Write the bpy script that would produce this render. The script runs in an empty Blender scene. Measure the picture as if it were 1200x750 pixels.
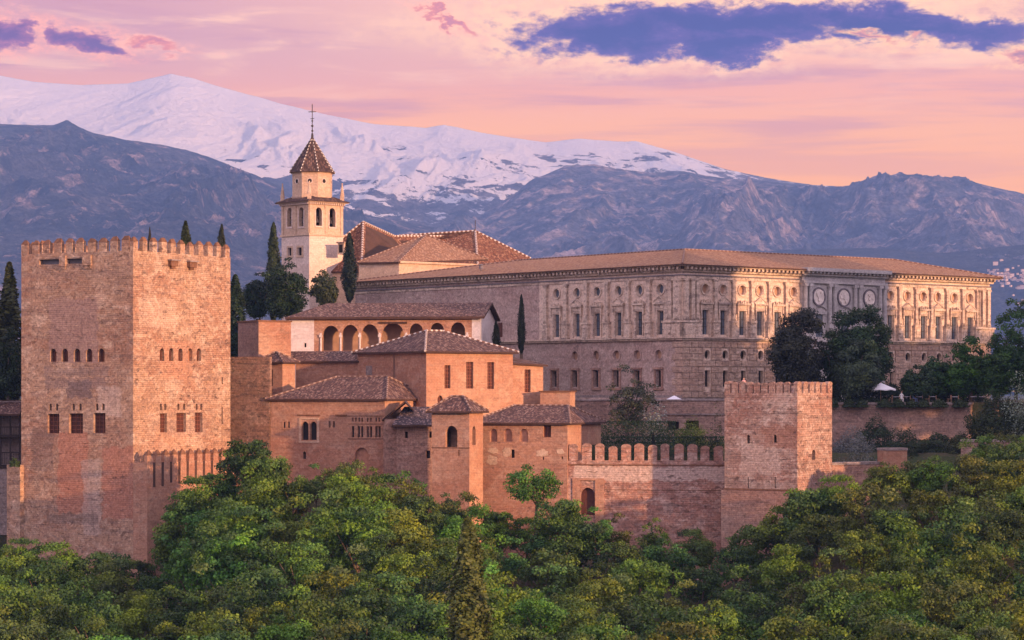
import bpy, math, random
import numpy as np
from mathutils import Vector, geometry
random.seed(7)
R_ = math.radians
# ------------------------------------------------------------------ camera, sky, sun, exposure
sc = bpy.context.scene
COL = sc.collection
F, HY, CX = 3000.0, 458.0, 600.0          # focal length, horizon row and centre column of the 1200x750 photograph
SUN_AZ, SUN_EL = 130.0, 7.0
cd = bpy.data.cameras.new('camera'); cam = bpy.data.objects.new('camera', cd); COL.objects.link(cam)
cd.sensor_width = 36; cd.lens = 36*F/1200; cd.shift_y = (HY-375)/1200
cd.clip_start = 1; cd.clip_end = 30000
cam.rotation_euler = (R_(90), 0, 0); sc.camera = cam
sc.view_settings.view_transform = 'Standard'; sc.view_settings.look = 'None'
sc.view_settings.exposure = 0.5; sc.view_settings.gamma = 1
SUN_STRENGTH, SUN_COLOR = 4.7, (1.0, 0.55, 0.29)
SKY_K = 0.15
HAZE_D = 6.7e-5; HAZE_C = (0.255, 0.46, 1.0)
sl = bpy.data.lights.new('sun', 'SUN'); so = bpy.data.objects.new('sun', sl); COL.objects.link(so)
sl.energy = SUN_STRENGTH; sl.color = SUN_COLOR; sl.angle = R_(1.2)
sdir = Vector((math.sin(R_(SUN_AZ))*math.cos(R_(SUN_EL)), math.cos(R_(SUN_AZ))*math.cos(R_(SUN_EL)), math.sin(R_(SUN_EL))))
so.rotation_euler = sdir.to_track_quat('Z', 'Y').to_euler(); so.location = (60, 100, 60)
try:
    sc.cycles.use_denoising = True
    sc.cycles.max_bounces = 6; sc.cycles.diffuse_bounces = 3; sc.cycles.transparent_max_bounces = 6
    sc.cycles.volume_bounces = 0
except Exception: pass

def srgb(r, g, b):
    f = lambda c: (c/255/12.92) if c/255 <= .04045 else ((c/255+.055)/1.055)**2.4
    return (f(r), f(g), f(b))

# ------------------------------------------------------------------ node helpers
class NT:
    def __init__(s, tree): s.t = tree; s.n = tree.nodes; s.l = tree.links
    def new(s, typ, **kw):
        n = s.n.new(typ)
        for k, v in kw.items(): setattr(n, k, v)
        return n
    def put(s, sock, v):
        if v is None: return
        if hasattr(v, 'is_output') or isinstance(v, bpy.types.NodeSocket): s.l.new(v, sock)
        else:
            if sock.type == 'RGBA' and len(v) == 3: v = (*v, 1)
            sock.default_value = v
    def math(s, op, a, b=None, c=None):
        n = s.new('ShaderNodeMath', operation=op); s.put(n.inputs[0], a)
        if b is not None: s.put(n.inputs[1], b)
        if c is not None: s.put(n.inputs[2], c)
        return n.outputs[0]
    def vmul(s, v, k):
        n = s.new('ShaderNodeVectorMath', operation='MULTIPLY'); s.put(n.inputs[0], v); n.inputs[1].default_value = k
        return n.outputs[0]
    def noise(s, v, scale=1, detail=4, rough=.55, dist=0, out=0):
        n = s.new('ShaderNodeTexNoise'); s.put(n.inputs['Vector'], v)
        n.inputs['Scale'].default_value = scale; n.inputs['Detail'].default_value = detail
        n.inputs['Roughness'].default_value = rough; n.inputs['Distortion'].default_value = dist
        return n.outputs[out]
    def ramp(s, v, a, b, c=0.0, d=1.0, smooth=True):
        n = s.new('ShaderNodeMapRange'); n.interpolation_type = 'SMOOTHSTEP' if smooth else 'LINEAR'
        s.put(n.inputs[0], v)
        for i, x in enumerate((a, b, c, d)): n.inputs[i+1].default_value = x
        return n.outputs[0]
    def mix(s, f, a, b, mode='MIX'):
        n = s.new('ShaderNodeMix', data_type='RGBA', blend_type=mode)
        s.put(n.inputs[0], f); s.put(n.inputs[6], a); s.put(n.inputs[7], b)
        return n.outputs[2]
    def scale(s, c, f):
        n = s.new('ShaderNodeVectorMath', operation='SCALE'); s.put(n.inputs[0], c); s.put(n.inputs['Scale'], f)
        return n.outputs[0]
    def sep(s, v):
        n = s.new('ShaderNodeSeparateXYZ'); s.put(n.inputs[0], v); return n.outputs
    def comb(s, x, y, z):
        n = s.new('ShaderNodeCombineXYZ'); s.put(n.inputs[0], x); s.put(n.inputs[1], y); s.put(n.inputs[2], z); return n.outputs[0]
    def coord(s, which='Object'): return s.new('ShaderNodeTexCoord').outputs[which]
    def bump(s, h, strength=.5, dist=.1):
        n = s.new('ShaderNodeBump'); s.put(n.inputs['Height'], h)
        n.inputs['Strength'].default_value = strength; n.inputs['Distance'].default_value = dist
        return n.outputs[0]

def mat(name):
    m = bpy.data.materials.new(name); m.use_nodes = True; t = NT(m.node_tree)
    b = t.n['Principled BSDF']; b.inputs['Roughness'].default_value = .9
    b.inputs['Specular IOR Level'].default_value = .15
    return m, t, b

# ------------------------------------------------------------------ world: Nishita sky plus dusk glow and clouds by direction
w = bpy.data.worlds.new('World'); sc.world = w; w.use_nodes = True
t = NT(w.node_tree); bg = t.n['Background']; outw = t.n['World Output']
sky = t.new('ShaderNodeTexSky', sky_type='NISHITA'); sky.sun_disc = False
sky.sun_elevation = R_(SUN_EL); sky.sun_rotation = R_(SUN_AZ); sky.altitude = 700; sky.air_density = 1.2; sky.dust_density = 1.5
t.put(bg.inputs[0], sky.outputs[0]); bg.inputs[1].default_value = SKY_K
d = t.coord('Generated'); sx, sy, sz = t.sep(d)
az = t.math('MULTIPLY', t.math('ARCTAN2', sx, sy), 30.0)       # one unit is about two degrees
el = t.math('MULTIPLY', t.math('ARCSINE', sz), 30.0)
def glow(r, g, b):
    """sky radiance that shows as this colour once seen through the air of the scene"""
    return tuple(max(0.0, (c-a)/.63) for c, a in zip(srgb(r, g, b), (.10, .14, .34)))
cr = t.new('ShaderNodeValToRGB'); t.put(cr.inputs[0], t.math('MULTIPLY', el, 1/20.0))
stops = [(0.0, glow(250,178,158)), (.115, glow(250,180,162)), (.15, glow(248,182,168)), (.175, glow(242,176,176)), (.205, glow(240,184,188)), (.235, glow(236,182,200)), (.32, (.66,.50,.54)), (.50, (.76,.64,.76)), (1.0, (.66,.64,.86))]
e = cr.color_ramp.elements
e[0].position, e[0].color = stops[0][0], (*stops[0][1], 1); e[1].position, e[1].color = stops[-1][0], (*stops[-1][1], 1)
for p, c in stops[1:-1]:
    k = e.new(p); k.color = (*c, 1)
col = cr.outputs[0]
P2 = t.comb(az, el, 0.0)
# side tint: mauve at the left, peach at the right
side = t.ramp(az, -6, 5, 0, 1)
col = t.mix(t.math('MULTIPLY', t.ramp(el, 3.1, 4.2), t.math('SUBTRACT', 1.0, side)), col, glow(200,158,190))
col = t.mix(t.math('MULTIPLY', t.ramp(el, 3.5, 4.5, 0, .8), side), col, glow(251,203,188))
# thin streaks
st = t.noise(t.comb(t.math('MULTIPLY', az, .22), t.math('MULTIPLY', el, 3.4), 1.7), 1.0, 7, .58, .25)
col = t.mix(t.math('MULTIPLY', t.ramp(st, .47, .66), t.ramp(el, 2.4, 3.4, .22, .62)), col, glow(190,146,186))
st2 = t.noise(t.comb(t.math('MULTIPLY', az, .5), t.math('MULTIPLY', el, 3.2), 9.2), 1.0, 6, .6, .5)
col = t.mix(t.math('MULTIPLY', t.ramp(st2, .52, .7), t.ramp(el, 3.0, 3.9, 0, .55)), col, glow(255,208,198))
def ell(cx, cy, rx, ry, warp=.6, seed=0., tilt=0.):
    wn = t.noise(t.comb(t.math('MULTIPLY', az, 1.0), t.math('MULTIPLY', el, 2.2), seed), 1.3, 8, .62, .3, 1)
    wx, wy, _ = t.sep(wn)
    dx0 = t.math('ADD', t.math('SUBTRACT', az, cx), t.math('MULTIPLY', t.math('SUBTRACT', wx, .5), 2*warp*1.6))
    dy0 = t.math('ADD', t.math('SUBTRACT', el, cy), t.math('MULTIPLY', t.math('SUBTRACT', wy, .5), 2*warp*.62))
    dy0 = t.math('SUBTRACT', dy0, t.math('MULTIPLY', dx0, tilt))
    a = t.math('DIVIDE', dx0, rx); b = t.math('DIVIDE', dy0, ry)
    return t.math('SQRT', t.math('ADD', t.math('MULTIPLY', a, a), t.math('MULTIPLY', b, b)))
def pxc(px, py): return ((px-600)/100, (458-py)/100)
def cloud(col, blobs, edge, body, core, seed):
    dmin = None
    for (px, py, rx, ry, tl) in blobs:
        cx, cy = pxc(px, py); q = ell(cx, cy, rx/100, ry/100, .55, seed, tl)
        dmin = q if dmin is None else t.math('SMOOTH_MIN', dmin, q, .25)
    det = t.noise(t.comb(az, t.math('MULTIPLY', el, 1.8), seed+3), 5, 7, .65)
    dd = t.math('ADD', dmin, t.math('MULTIPLY', t.math('SUBTRACT', det, .5), 1.15))
    halo = t.math('MULTIPLY', t.ramp(dd, 2.6, 1.0), t.ramp(det, .36, .62, .1, .95))
    col = t.mix(halo, col, edge)
    col = t.mix(t.ramp(dd, 1.34, .80), col, body)
    col = t.mix(t.ramp(dd, 1.0, .25), col, core)
    return col
col = cloud(col, [(715, 45, 100, 26, .0), (850, 30, 205, 23, .0), (845, 58, 62, 18, -.1), (1050, 38, 165, 17, -.1)], glow(253,206,192), glow(112,112,184), glow(76,98,176), 2.0)
col = cloud(col, [(105, 56, 38, 13, -.2), (12, 50, 32, 15, 0)], glow(252,182,186), glow(164,124,180), glow(124,110,176), 6.0)
col = cloud(col, [(520, 28, 26, 5, -.5), (190, 60, 26, 5, -.2)], glow(250,188,190), glow(226,152,172), glow(200,142,178), 11.0)
col = cloud(col, [(1185, 74, 18, 6, -.1), (1010, 52, 30, 4, -.2)], glow(255,205,185), glow(228,160,172), glow(180,140,178), 15.0)
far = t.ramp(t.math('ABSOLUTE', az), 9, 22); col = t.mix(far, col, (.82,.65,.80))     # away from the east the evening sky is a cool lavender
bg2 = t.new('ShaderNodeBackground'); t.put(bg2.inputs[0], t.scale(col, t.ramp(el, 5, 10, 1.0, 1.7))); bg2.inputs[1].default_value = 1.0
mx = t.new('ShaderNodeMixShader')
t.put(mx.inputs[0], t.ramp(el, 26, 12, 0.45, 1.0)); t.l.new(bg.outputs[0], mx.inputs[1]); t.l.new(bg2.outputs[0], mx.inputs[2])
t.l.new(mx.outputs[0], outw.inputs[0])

# ------------------------------------------------------------------ materials
def masonry(name, base, alt, light, dark, la=.5, da=.45, brick=.35, bw=.55, bh=.24, bumpd=.10, masks=(), streak=.25, seed=0.0, fine=1.0):
    m, t, b = mat(name)
    co0 = t.coord('Object')
    a = t.new('ShaderNodeVectorMath', operation='ADD'); t.put(a.inputs[0], co0); a.inputs[1].default_value = (seed*13.1, seed*7.7, seed*3.3); co = a.outputs[0]
    uv = t.coord('UV')
    n1 = t.noise(t.vmul(co, (.10, .10, .17)), 1, 5, .6, .4)
    c = t.mix(t.ramp(n1, .42, .58), base, alt)
    n2 = t.noise(t.vmul(co, (.30, .30, .42)), 1, 8, .68, .6)
    c = t.mix(t.math('MULTIPLY', t.ramp(n2, .50, .66), la), c, light)
    n3 = t.noise(t.vmul(co, (.10, .10, 1.5)), 1, 5, .6)
    c = t.mix(t.math('MULTIPLY', t.ramp(n3, .52, .70), da*.7), c, dark)
    vw = t.noise(t.vmul(co, (.5, .5, .5)), 1, 6, .7, 0, 1)
    vq = t.new('ShaderNodeVectorMath', operation='MULTIPLY_ADD'); t.put(vq.inputs[0], vw); vq.inputs[1].default_value = (1.6, 1.6, 1.1); t.put(vq.inputs[2], t.vmul(co, (.34, .34, .62)))
    vo = t.new('ShaderNodeTexVoronoi'); t.put(vo.inputs['Vector'], vq.outputs[0]); vr, vg, vb = t.sep(vo.outputs['Color'])
    c = t.mix(t.math('MULTIPLY', t.ramp(vr, .55, .95, 0, .55), min(1, la)), c, light)
    c = t.mix(t.math('MULTIPLY', t.ramp(vg, .60, .95, 0, .6), min(1, da)), c, dark)
    c = t.scale(c, t.ramp(vb, 0, 1, 1-.14*fine, 1+.14*fine, False))
    for (u0, v0, u1, v1, mc, ms) in masks:
        wn = t.noise(t.vmul(uv, (.8, .8, .8)), 1, 6, .65, 0, 1)
        q = t.new('ShaderNodeVectorMath', operation='MULTIPLY_ADD'); t.put(q.inputs[0], wn); q.inputs[1].default_value = (2.2, 1.8, 0); t.put(q.inputs[2], uv)
        qx, qy, _ = t.sep(q.outputs[0]); e = .12
        f = t.math('MULTIPLY', t.math('MULTIPLY', t.ramp(qx, u0+1.1-e, u0+1.1+e), t.ramp(qx, u1+1.1+e, u1+1.1-e)),
                   t.math('MULTIPLY', t.ramp(qy, v0+.9-e, v0+.9+e), t.ramp(qy, v1+.9+e, v1+.9-e)))
        c = t.mix(t.math('MULTIPLY', f, ms), c, mc)
    n4 = t.noise(t.vmul(co, (1.1, 1.1, 2.6)), 1, 10, .72)
    pit = t.ramp(n4, .57, .68)
    c = t.mix(t.math('MULTIPLY', pit, da), c, dark)
    n7 = t.noise(t.vmul(co, (.9, .9, 1.7)), 1, 8, .7, .3)
    c = t.mix(t.math('MULTIPLY', t.ramp(n7, .60, .70), la*.8), c, light)
    if streak:
        n6 = t.noise(t.vmul(co, (1.3, 1.3, .10)), 1, 5, .6)
        c = t.mix(t.math('MULTIPLY', t.ramp(n6, .54, .72), streak), c, dark)
    br = t.new('ShaderNodeTexBrick'); t.put(br.inputs['Vector'], uv)
    br.inputs['Scale'].default_value = 1; br.inputs['Brick Width'].default_value = bw; br.inputs['Row Height'].default_value = bh
    br.inputs['Mortar Size'].default_value = .025; br.inputs['Color1'].default_value = (1.12, 1.1, 1.08, 1); br.inputs['Color2'].default_value = (.82, .82, .82, 1)
    br.inputs['Mortar'].default_value = (.62, .62, .64, 1); br.inputs['Bias'].default_value = 0
    c = t.mix(brick*.6, c, br.outputs['Color'], 'MULTIPLY')
    n5 = t.noise(co, 3.4, 8, .75)
    c = t.scale(c, t.ramp(n5, .32, .68, 1-.42*fine, 1+.42*fine, False))
    t.put(b.inputs['Base Color'], c)
    h = t.math('ADD', t.math('MULTIPLY', n5, .8), t.math('ADD', t.math('MULTIPLY', pit, -.6), t.math('MULTIPLY', br.outputs['Fac'], -.35)))
    t.put(b.inputs['Normal'], t.bump(h, .9, bumpd*1.3))
    return m

def tiles(name, c1, c2, c3, patch, pitch=.21, row=.33):
    m, t, b = mat(name)
    uv = t.coord('UV'); u, v, _ = t.sep(uv); co = t.coord('Object')
    iu = t.math('FLOOR', t.math('DIVIDE', u, pitch)); iv = t.math('FLOOR', t.math('DIVIDE', v, row))
    wn = t.new('ShaderNodeTexWhiteNoise', noise_dimensions='2D'); t.put(wn.inputs['Vector'], t.comb(iu, iv, 0.0))
    r = wn.outputs['Value']
    c = t.mix(t.ramp(r, .25, .6), c1, c2); c = t.mix(t.ramp(r, .72, .95), c, c3)
    n = t.noise(t.vmul(co, (.5, .5, .5)), 1, 6, .65); c = t.mix(t.ramp(n, .5, .68, 0, .6), c, patch)
    n2 = t.noise(co, 5, 6, .7); c = t.scale(c, t.ramp(n2, .3, .7, .7, 1.3, False))
    fu = t.math('FRACT', t.math('DIVIDE', u, pitch)); fv = t.math('FRACT', t.math('DIVIDE', v, row))
    gap = t.ramp(t.math('ABSOLUTE', t.math('SUBTRACT', fu, .5)), .30, .48)
    lip = t.ramp(fv, .02, .16)
    c = t.mix(t.math('MULTIPLY', gap, .45), c, tuple(x*.35 for x in c1))
    t.put(b.inputs['Base Color'], c)
    h = t.math('ADD', t.math('MULTIPLY', gap, -1.0), t.math('ADD', t.math('MULTIPLY', t.math('SUBTRACT', 1.0, fv), .45), t.math('MULTIPLY', n2, .6)))
    t.put(b.inputs['Normal'], t.bump(h, .8, .09))
    return m

def simple(name, c, var=.25, scale=3.0, rough=.85, spec=.15, bumpd=.0):
    m, t, b = mat(name); co = t.coord('Object')
    n = t.noise(co, scale, 5, .6); n2 = t.noise(co, scale*.15, 3, .5)
    k = t.math('MULTIPLY', t.ramp(n, .25, .75, 1-var, 1+var, False), t.ramp(n2, .3, .7, 1-var*.6, 1+var*.6, False))
    t.put(b.inputs['Base Color'], t.scale(c, k)); b.inputs['Roughness'].default_value = rough
    b.inputs['Specular IOR Level'].default_value = spec
    if bumpd: t.put(b.inputs['Normal'], t.bump(n, .6, bumpd))
    return m

def ridge_mat(name, c, mortar, pitch=.75):
    m, t, b = mat(name); u, v, _ = t.sep(t.coord('UV'))
    f = t.math('FRACT', t.math('DIVIDE', u, pitch))
    t.put(b.inputs['Base Color'], t.mix(t.ramp(t.math('ABSOLUTE', t.math('SUBTRACT', f, .5)), .26, .30), c, mortar))
    return m

M = {}
RED = (.42, .21, .13); PINK = (.47, .27, .19); ORG = (.50, .28, .16)
M['comares'] = masonry('weathered_earth_wall', (.42,.255,.165), (.36,.195,.125), (.60,.43,.315), (.15,.10,.09), .75, .65, .22, .55, .24, .12,
    masks=[(5.8,-14.5,10.4,-4.8,(.44,.19,.12),.75), (12.6,-15,17.6,-6.6,(.44,.185,.12),.7), (9.6,-17.,12.4,-8.2,(.48,.36,.30),.55), (1.5,-9.5,5.0,-4.5,(.18,.12,.10),.5), (4.0,-15.8,12,-14.6,(.17,.12,.10),.5),
           (4.5,3.4,12.0,11.,(.33,.21,.18),.65), (7.2,-.9,11.0,1.3,(.17,.12,.115),.75), (3.8,.2,13.2,1.6,(.22,.16,.15),.5), (3.5,1.8,13.6,2.8,(.25,.18,.16),.5), (11.8,-3,15.5,.5,(.58,.44,.36),.5), (.2,13.5,17,14.3,(.30,.20,.16),.35),
           (101,7.5,108,11.0,(.60,.42,.31),.45), (105,1.5,111,6.0,(.50,.26,.165),.5), (106,-5.5,114,-3.6,(.30,.20,.16),.4), (104,-17,112,-4.9,(.56,.30,.18),.25)], seed=1)
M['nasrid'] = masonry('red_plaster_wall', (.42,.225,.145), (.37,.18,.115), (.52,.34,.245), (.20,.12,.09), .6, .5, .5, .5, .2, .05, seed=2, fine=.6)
M['brick_lit'] = masonry('sunlit_brick_wall', (.45,.245,.155), (.40,.20,.125), (.52,.35,.24), (.25,.145,.105), .45, .4, .5, .5, .2, .035, seed=3, fine=.5)  # brighter wall copy for sun-facing sides, sunlight put into the colour
M['rough'] = masonry('rubble_wall', (.29,.165,.115), (.25,.135,.09), (.40,.27,.20), (.10,.07,.055), .6, .95, .5, .6, .3, .20, seed=4)
M['greyred'] = masonry('dull_brick_wall', (.38,.225,.165), (.34,.19,.14), (.47,.34,.27), (.19,.12,.10), .4, .45, .4, .5, .22, .08, seed=5)
M['battle'] = masonry('brick_battlement_wall', (.42,.215,.15), (.36,.185,.14), (.60,.45,.38), (.15,.095,.08), .6, .75, .45, .6, .26, .12,
    masks=[(1.0,-10.6,19,-8.9,(.58,.44,.37),.75)], seed=6)
M['tower2'] = masonry('patched_brick_tower', (.42,.26,.20), (.34,.175,.13), (.60,.47,.40), (.15,.10,.085), .75, .8, .4, .6, .26, .15,
    masks=[(2.,-9.5,7.,-6.0,(.55,.42,.35),.6), (5.,-6.5,10.5,-4.,(.32,.15,.10),.6), (0,-11.5,11,-10.3,(.22,.16,.14),.4)], seed=7)
M['stone'] = masonry('pale_ashlar', (.66,.50,.39), (.60,.44,.335), (.74,.60,.50), (.25,.19,.17), .4, .40, .22, 1.1, .45, .06, seed=8, streak=.35, fine=.7)
M['stone_trim'] = masonry('carved_stone', (.60,.46,.355), (.52,.385,.295), (.70,.57,.46), (.15,.115,.105), .5, .9, .1, 1.1, .45, .06, seed=9, streak=.45, fine=.8)
M['rustic'] = masonry('rusticated_stone', (.45,.31,.23), (.40,.26,.19), (.52,.40,.31), (.21,.145,.125), .4, .5, .1, 1.1, .45, .12, seed=10, streak=.3)
M['charlesbrick'] = masonry('palace_brick', (.45,.325,.275), (.41,.28,.235), (.55,.43,.37), (.22,.16,.145), .45, .45, .45, .5, .2, .08, seed=11, streak=.35)
M['marble'] = masonry('grey_marble', (.46,.42,.40), (.40,.37,.36), (.58,.54,.50), (.27,.24,.24), .4, .4, .1, 1.1, .45, .04, seed=12, streak=.4, fine=.6)
M['church'] = masonry('cream_brick', (.55,.385,.27), (.50,.34,.235), (.64,.49,.38), (.29,.19,.14), .35, .3, .25, .6, .22, .04, seed=13, fine=.6)
M['church_w'] = masonry('pale_stone', (.62,.48,.40), (.56,.42,.35), (.70,.58,.50), (.38,.28,.23), .35, .3, .2, .9, .35, .04, seed=14, fine=.6)
M['white'] = masonry('whitewash', (.66,.58,.55), (.60,.51,.48), (.74,.68,.64), (.42,.34,.32), .3, .3, .05, 1, .5, .03, seed=15, fine=.4)
M['grey'] = masonry('grey_render', (.30,.24,.22), (.26,.205,.19), (.40,.34,.31), (.14,.11,.10), .4, .5, .2, 1, .5, .06, seed=16)
M['retain'] = masonry('mossy_brick', (.37,.235,.185), (.32,.20,.16), (.46,.34,.28), (.13,.10,.08), .4, .6, .45, .5, .24, .14, seed=17)
M['roof_dark'] = tiles('old_purple_tiles', (.082,.047,.044), (.165,.092,.076), (.30,.20,.16), (.115,.072,.066))
M['roof_blue'] = tiles('slate_blue_tiles', (.06,.045,.052), (.12,.085,.085), (.26,.19,.18), (.08,.065,.075))
M['roof_red'] = tiles('red_brown_tiles', (.13,.055,.035), (.25,.105,.06), (.42,.23,.14), (.16,.08,.055))
M['roof_palace'] = tiles('orange_brown_tiles', (.26,.14,.09), (.35,.195,.12), (.46,.29,.19), (.27,.17,.12))
M['roof_spire'] = tiles('glazed_spire_tiles', (.055,.035,.032), (.10,.06,.05), (.20,.12,.09), (.07,.045,.04), .3, .4)
M['ridge_w'] = ridge_mat('ridge_tiles_white_mortar', (.20,.11,.08), (.56,.50,.45))
M['ridge_d'] = ridge_mat('ridge_tiles', (.15,.085,.065), (.30,.21,.17))
M['cap'] = simple('brown_caps', (.17,.085,.05), .4, 2.5, bumpd=.08)
M['dark'] = simple('dark_opening', (.022,.016,.014), .3)
M['maroon'] = simple('wood_shutter', (.085,.032,.022), .35, 6)
M['lattice'] = simple('wood_lattice', (.20,.075,.045), .3, 6)
M['glass'] = simple('blue_glass', (.085,.10,.125), .3, 2, .25, .5)
M['blind'] = simple('walled_up', (.34,.17,.11), .3, 2)
M['inner'] = simple('shaded_inner_wall', (.40,.24,.16), .3, 1)
M['wood'] = simple('dark_wood', (.035,.025,.022), .3, 4)
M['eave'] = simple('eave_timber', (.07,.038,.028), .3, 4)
M['iron'] = simple('iron', (.06,.05,.05), .2)
M['globe'] = simple('white_globe', (.8,.8,.82), .05, 1, .3)
M['canvas'] = simple('white_canvas', (.78,.77,.80), .06, 1)
M['pale'] = simple('pale_medallion', (.66,.58,.52), .25, 3, bumpd=.1)
M['ring'] = simple('dark_ring', (.16,.14,.15), .3)
M['bark'] = simple('bark', (.13,.09,.065), .4, 5, bumpd=.05)
M['chair'] = simple('cane_chair', (.34,.20,.13), .3)
M['skin'] = simple('skin', (.5,.3,.22), .05)
M['hair'] = simple('hair', (.04,.025,.02), .1)
for nm, cc in (('coat_pink', (.55,.30,.30)), ('coat_blue', (.12,.16,.28)), ('coat_white', (.7,.68,.66)), ('trousers', (.06,.06,.08))): M[nm] = simple(nm, cc, .08)

def leaf_mat(name, transl=.22):
    m, t, b = mat(name)
    at = t.new('ShaderNodeAttribute'); at.attribute_name = 'tint'
    oi = t.new('ShaderNodeObjectInfo')
    ax, ay, azz = t.sep(at.outputs['Vector'])
    c = t.scale(oi.outputs['Color'], t.math('MULTIPLY', ax, .95))
    yl = t.mix(1.0, c, (1.75, 1.45, .50), 'MULTIPLY')
    c = t.mix(ay, c, yl)
    t.put(b.inputs['Base Color'], c); b.inputs['Roughness'].default_value = .55; b.inputs['Specular IOR Level'].default_value = .25
    tr = t.new('ShaderNodeBsdfTranslucent'); t.put(tr.inputs[0], c)
    ms = t.new('ShaderNodeMixShader'); ms.inputs[0].default_value = transl
    t.l.new(b.outputs[0], ms.inputs[1]); t.l.new(tr.outputs[0], ms.inputs[2]); t.l.new(ms.outputs[0], t.n['Material Output'].inputs[0])
    return m
M['leaf'] = leaf_mat('leaves')

# ------------------------------------------------------------------ geometry helpers
def pt(px, py, D): return Vector(((px-CX)/F*D, D, (HY-py)/F*D))
def gx(px, D): return Vector(((px-CX)/F*D, D))
def zz(py, D): return (HY-py)/F*D

def origin(p):
    while p is not None and p.parent is not None: p = p.parent
    return p.location.copy() if p is not None else Vector((0, 0, 0))

class MB:
    def __init__(s): s.v = []; s.f = []; s.uv = []
    def face(s, pts, uvs=None):
        b = len(s.v); s.v += [tuple(p) for p in pts]; s.f.append(tuple(range(b, b+len(pts))))
        if uvs is None:
            P = [Vector(p) for p in pts]; n = Vector((0, 0, 0))
            for i in range(len(P)):
                a, c = P[i], P[(i+1) % len(P)]
                n += Vector(((a.y-c.y)*(a.z+c.z), (a.z-c.z)*(a.x+c.x), (a.x-c.x)*(a.y+c.y)))
            if n.length < 1e-9: uvs = [(0, 0)]*len(P)
            else:
                n.normalize(); up = Vector((0, 0, 1))
                hx = up.cross(n)
                if hx.length < .05: uvs = [(p.x, p.y) for p in P]
                else:
                    hx.normalize(); vy = n.cross(hx)
                    uvs = [(p.dot(hx), p.z if abs(n.z) < .1 else p.dot(vy)) for p in P]
        s.uv += list(uvs)
    def hexa(s, p):   # 8 points: bottom 4 CCW, top 4 CCW
        for q in ((3,2,1,0), (4,5,6,7), (0,1,5,4), (1,2,6,5), (2,3,7,6), (3,0,4,7)): s.face([p[i] for i in q])
    def box(s, x0, x1, y0, y1, z0, z1):
        s.hexa([(x0,y0,z0), (x1,y0,z0), (x1,y1,z0), (x0,y1,z0), (x0,y0,z1), (x1,y0,z1), (x1,y1,z1), (x0,y1,z1)])
    def prism(s, poly, z0, z1, poly2=None):
        n = len(poly); q = poly2 or poly
        for i in range(n):
            a, b = poly[i], poly[(i+1) % n]; c, d_ = q[(i+1) % n], q[i]
            s.face([(a[0], a[1], z0), (b[0], b[1], z0), (c[0], c[1], z1), (d_[0], d_[1], z1)])
        s.face([(p[0], p[1], z1) for p in q]); s.face([(p[0], p[1], z0) for p in reversed(poly)])
    def cone(s, c, r0, r1, z0, z1, n=10, rot=0):
        a = [(c[0]+r0*math.cos(rot+2*math.pi*i/n), c[1]+r0*math.sin(rot+2*math.pi*i/n)) for i in range(n)]
        b = [(c[0]+r1*math.cos(rot+2*math.pi*i/n), c[1]+r1*math.sin(rot+2*math.pi*i/n)) for i in range(n)]
        s.prism(a, z0, z1, b)
    def tube(s, pts, radii, n=6, caps=True):
        rings = []; run = 0.0
        for i, p in enumerate(pts):
            p = Vector(p); q = Vector(pts[min(i+1, len(pts)-1)]) - Vector(pts[max(i-1, 0)]); q.normalize()
            a = q.cross(Vector((0, 0, 1)));
            if a.length < .05: a = q.cross(Vector((0, 1, 0)))
            a.normalize(); b = a.cross(q); r = radii[i] if hasattr(radii, '__len__') else radii
            if i: run += (p-Vector(pts[i-1])).length
            rings.append(([p + (a*math.cos(2*math.pi*k/n) + b*math.sin(2*math.pi*k/n))*r for k in range(n)], run))
        for (r0, u0), (r1, u1) in zip(rings, rings[1:]):
            for k in range(n):
                s.face([r0[k], r0[(k+1) % n], r1[(k+1) % n], r1[k]], [(u0, 0), (u0, 1), (u1, 1), (u1, 0)])
        if caps: s.face(list(reversed(rings[0][0]))); s.face(rings[-1][0])
    def build(s, name, m, parent=None, smooth=False):
        me = bpy.data.meshes.new(name); o0 = origin(parent)
        me.from_pydata([(a-o0.x, b-o0.y, c-o0.z) for a, b, c in s.v], [], s.f)
        uvl = me.uv_layers.new(name='UVMap')
        uvl.data.foreach_set('uv', np.array(s.uv, dtype=np.float32).ravel())
        me.materials.append(M[m] if isinstance(m, str) else m)
        if smooth: me.polygons.foreach_set('use_smooth', [True]*len(me.polygons))
        me.update()
        o = bpy.data.objects.new(name, me); COL.objects.link(o)
        if parent is not None: o.parent = parent
        return o

def tag(o, label=None, cat=None, group=None, kind=None):
    if label: o['label'] = label
    if cat: o['category'] = cat
    if group: o['group'] = group
    if kind: o['kind'] = kind
    return o
def thing(name, label, cat, loc, group=None):
    o = bpy.data.objects.new(name, None); COL.objects.link(o); o.location = loc; o.empty_display_size = .5
    return tag(o, label, cat, group)

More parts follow.
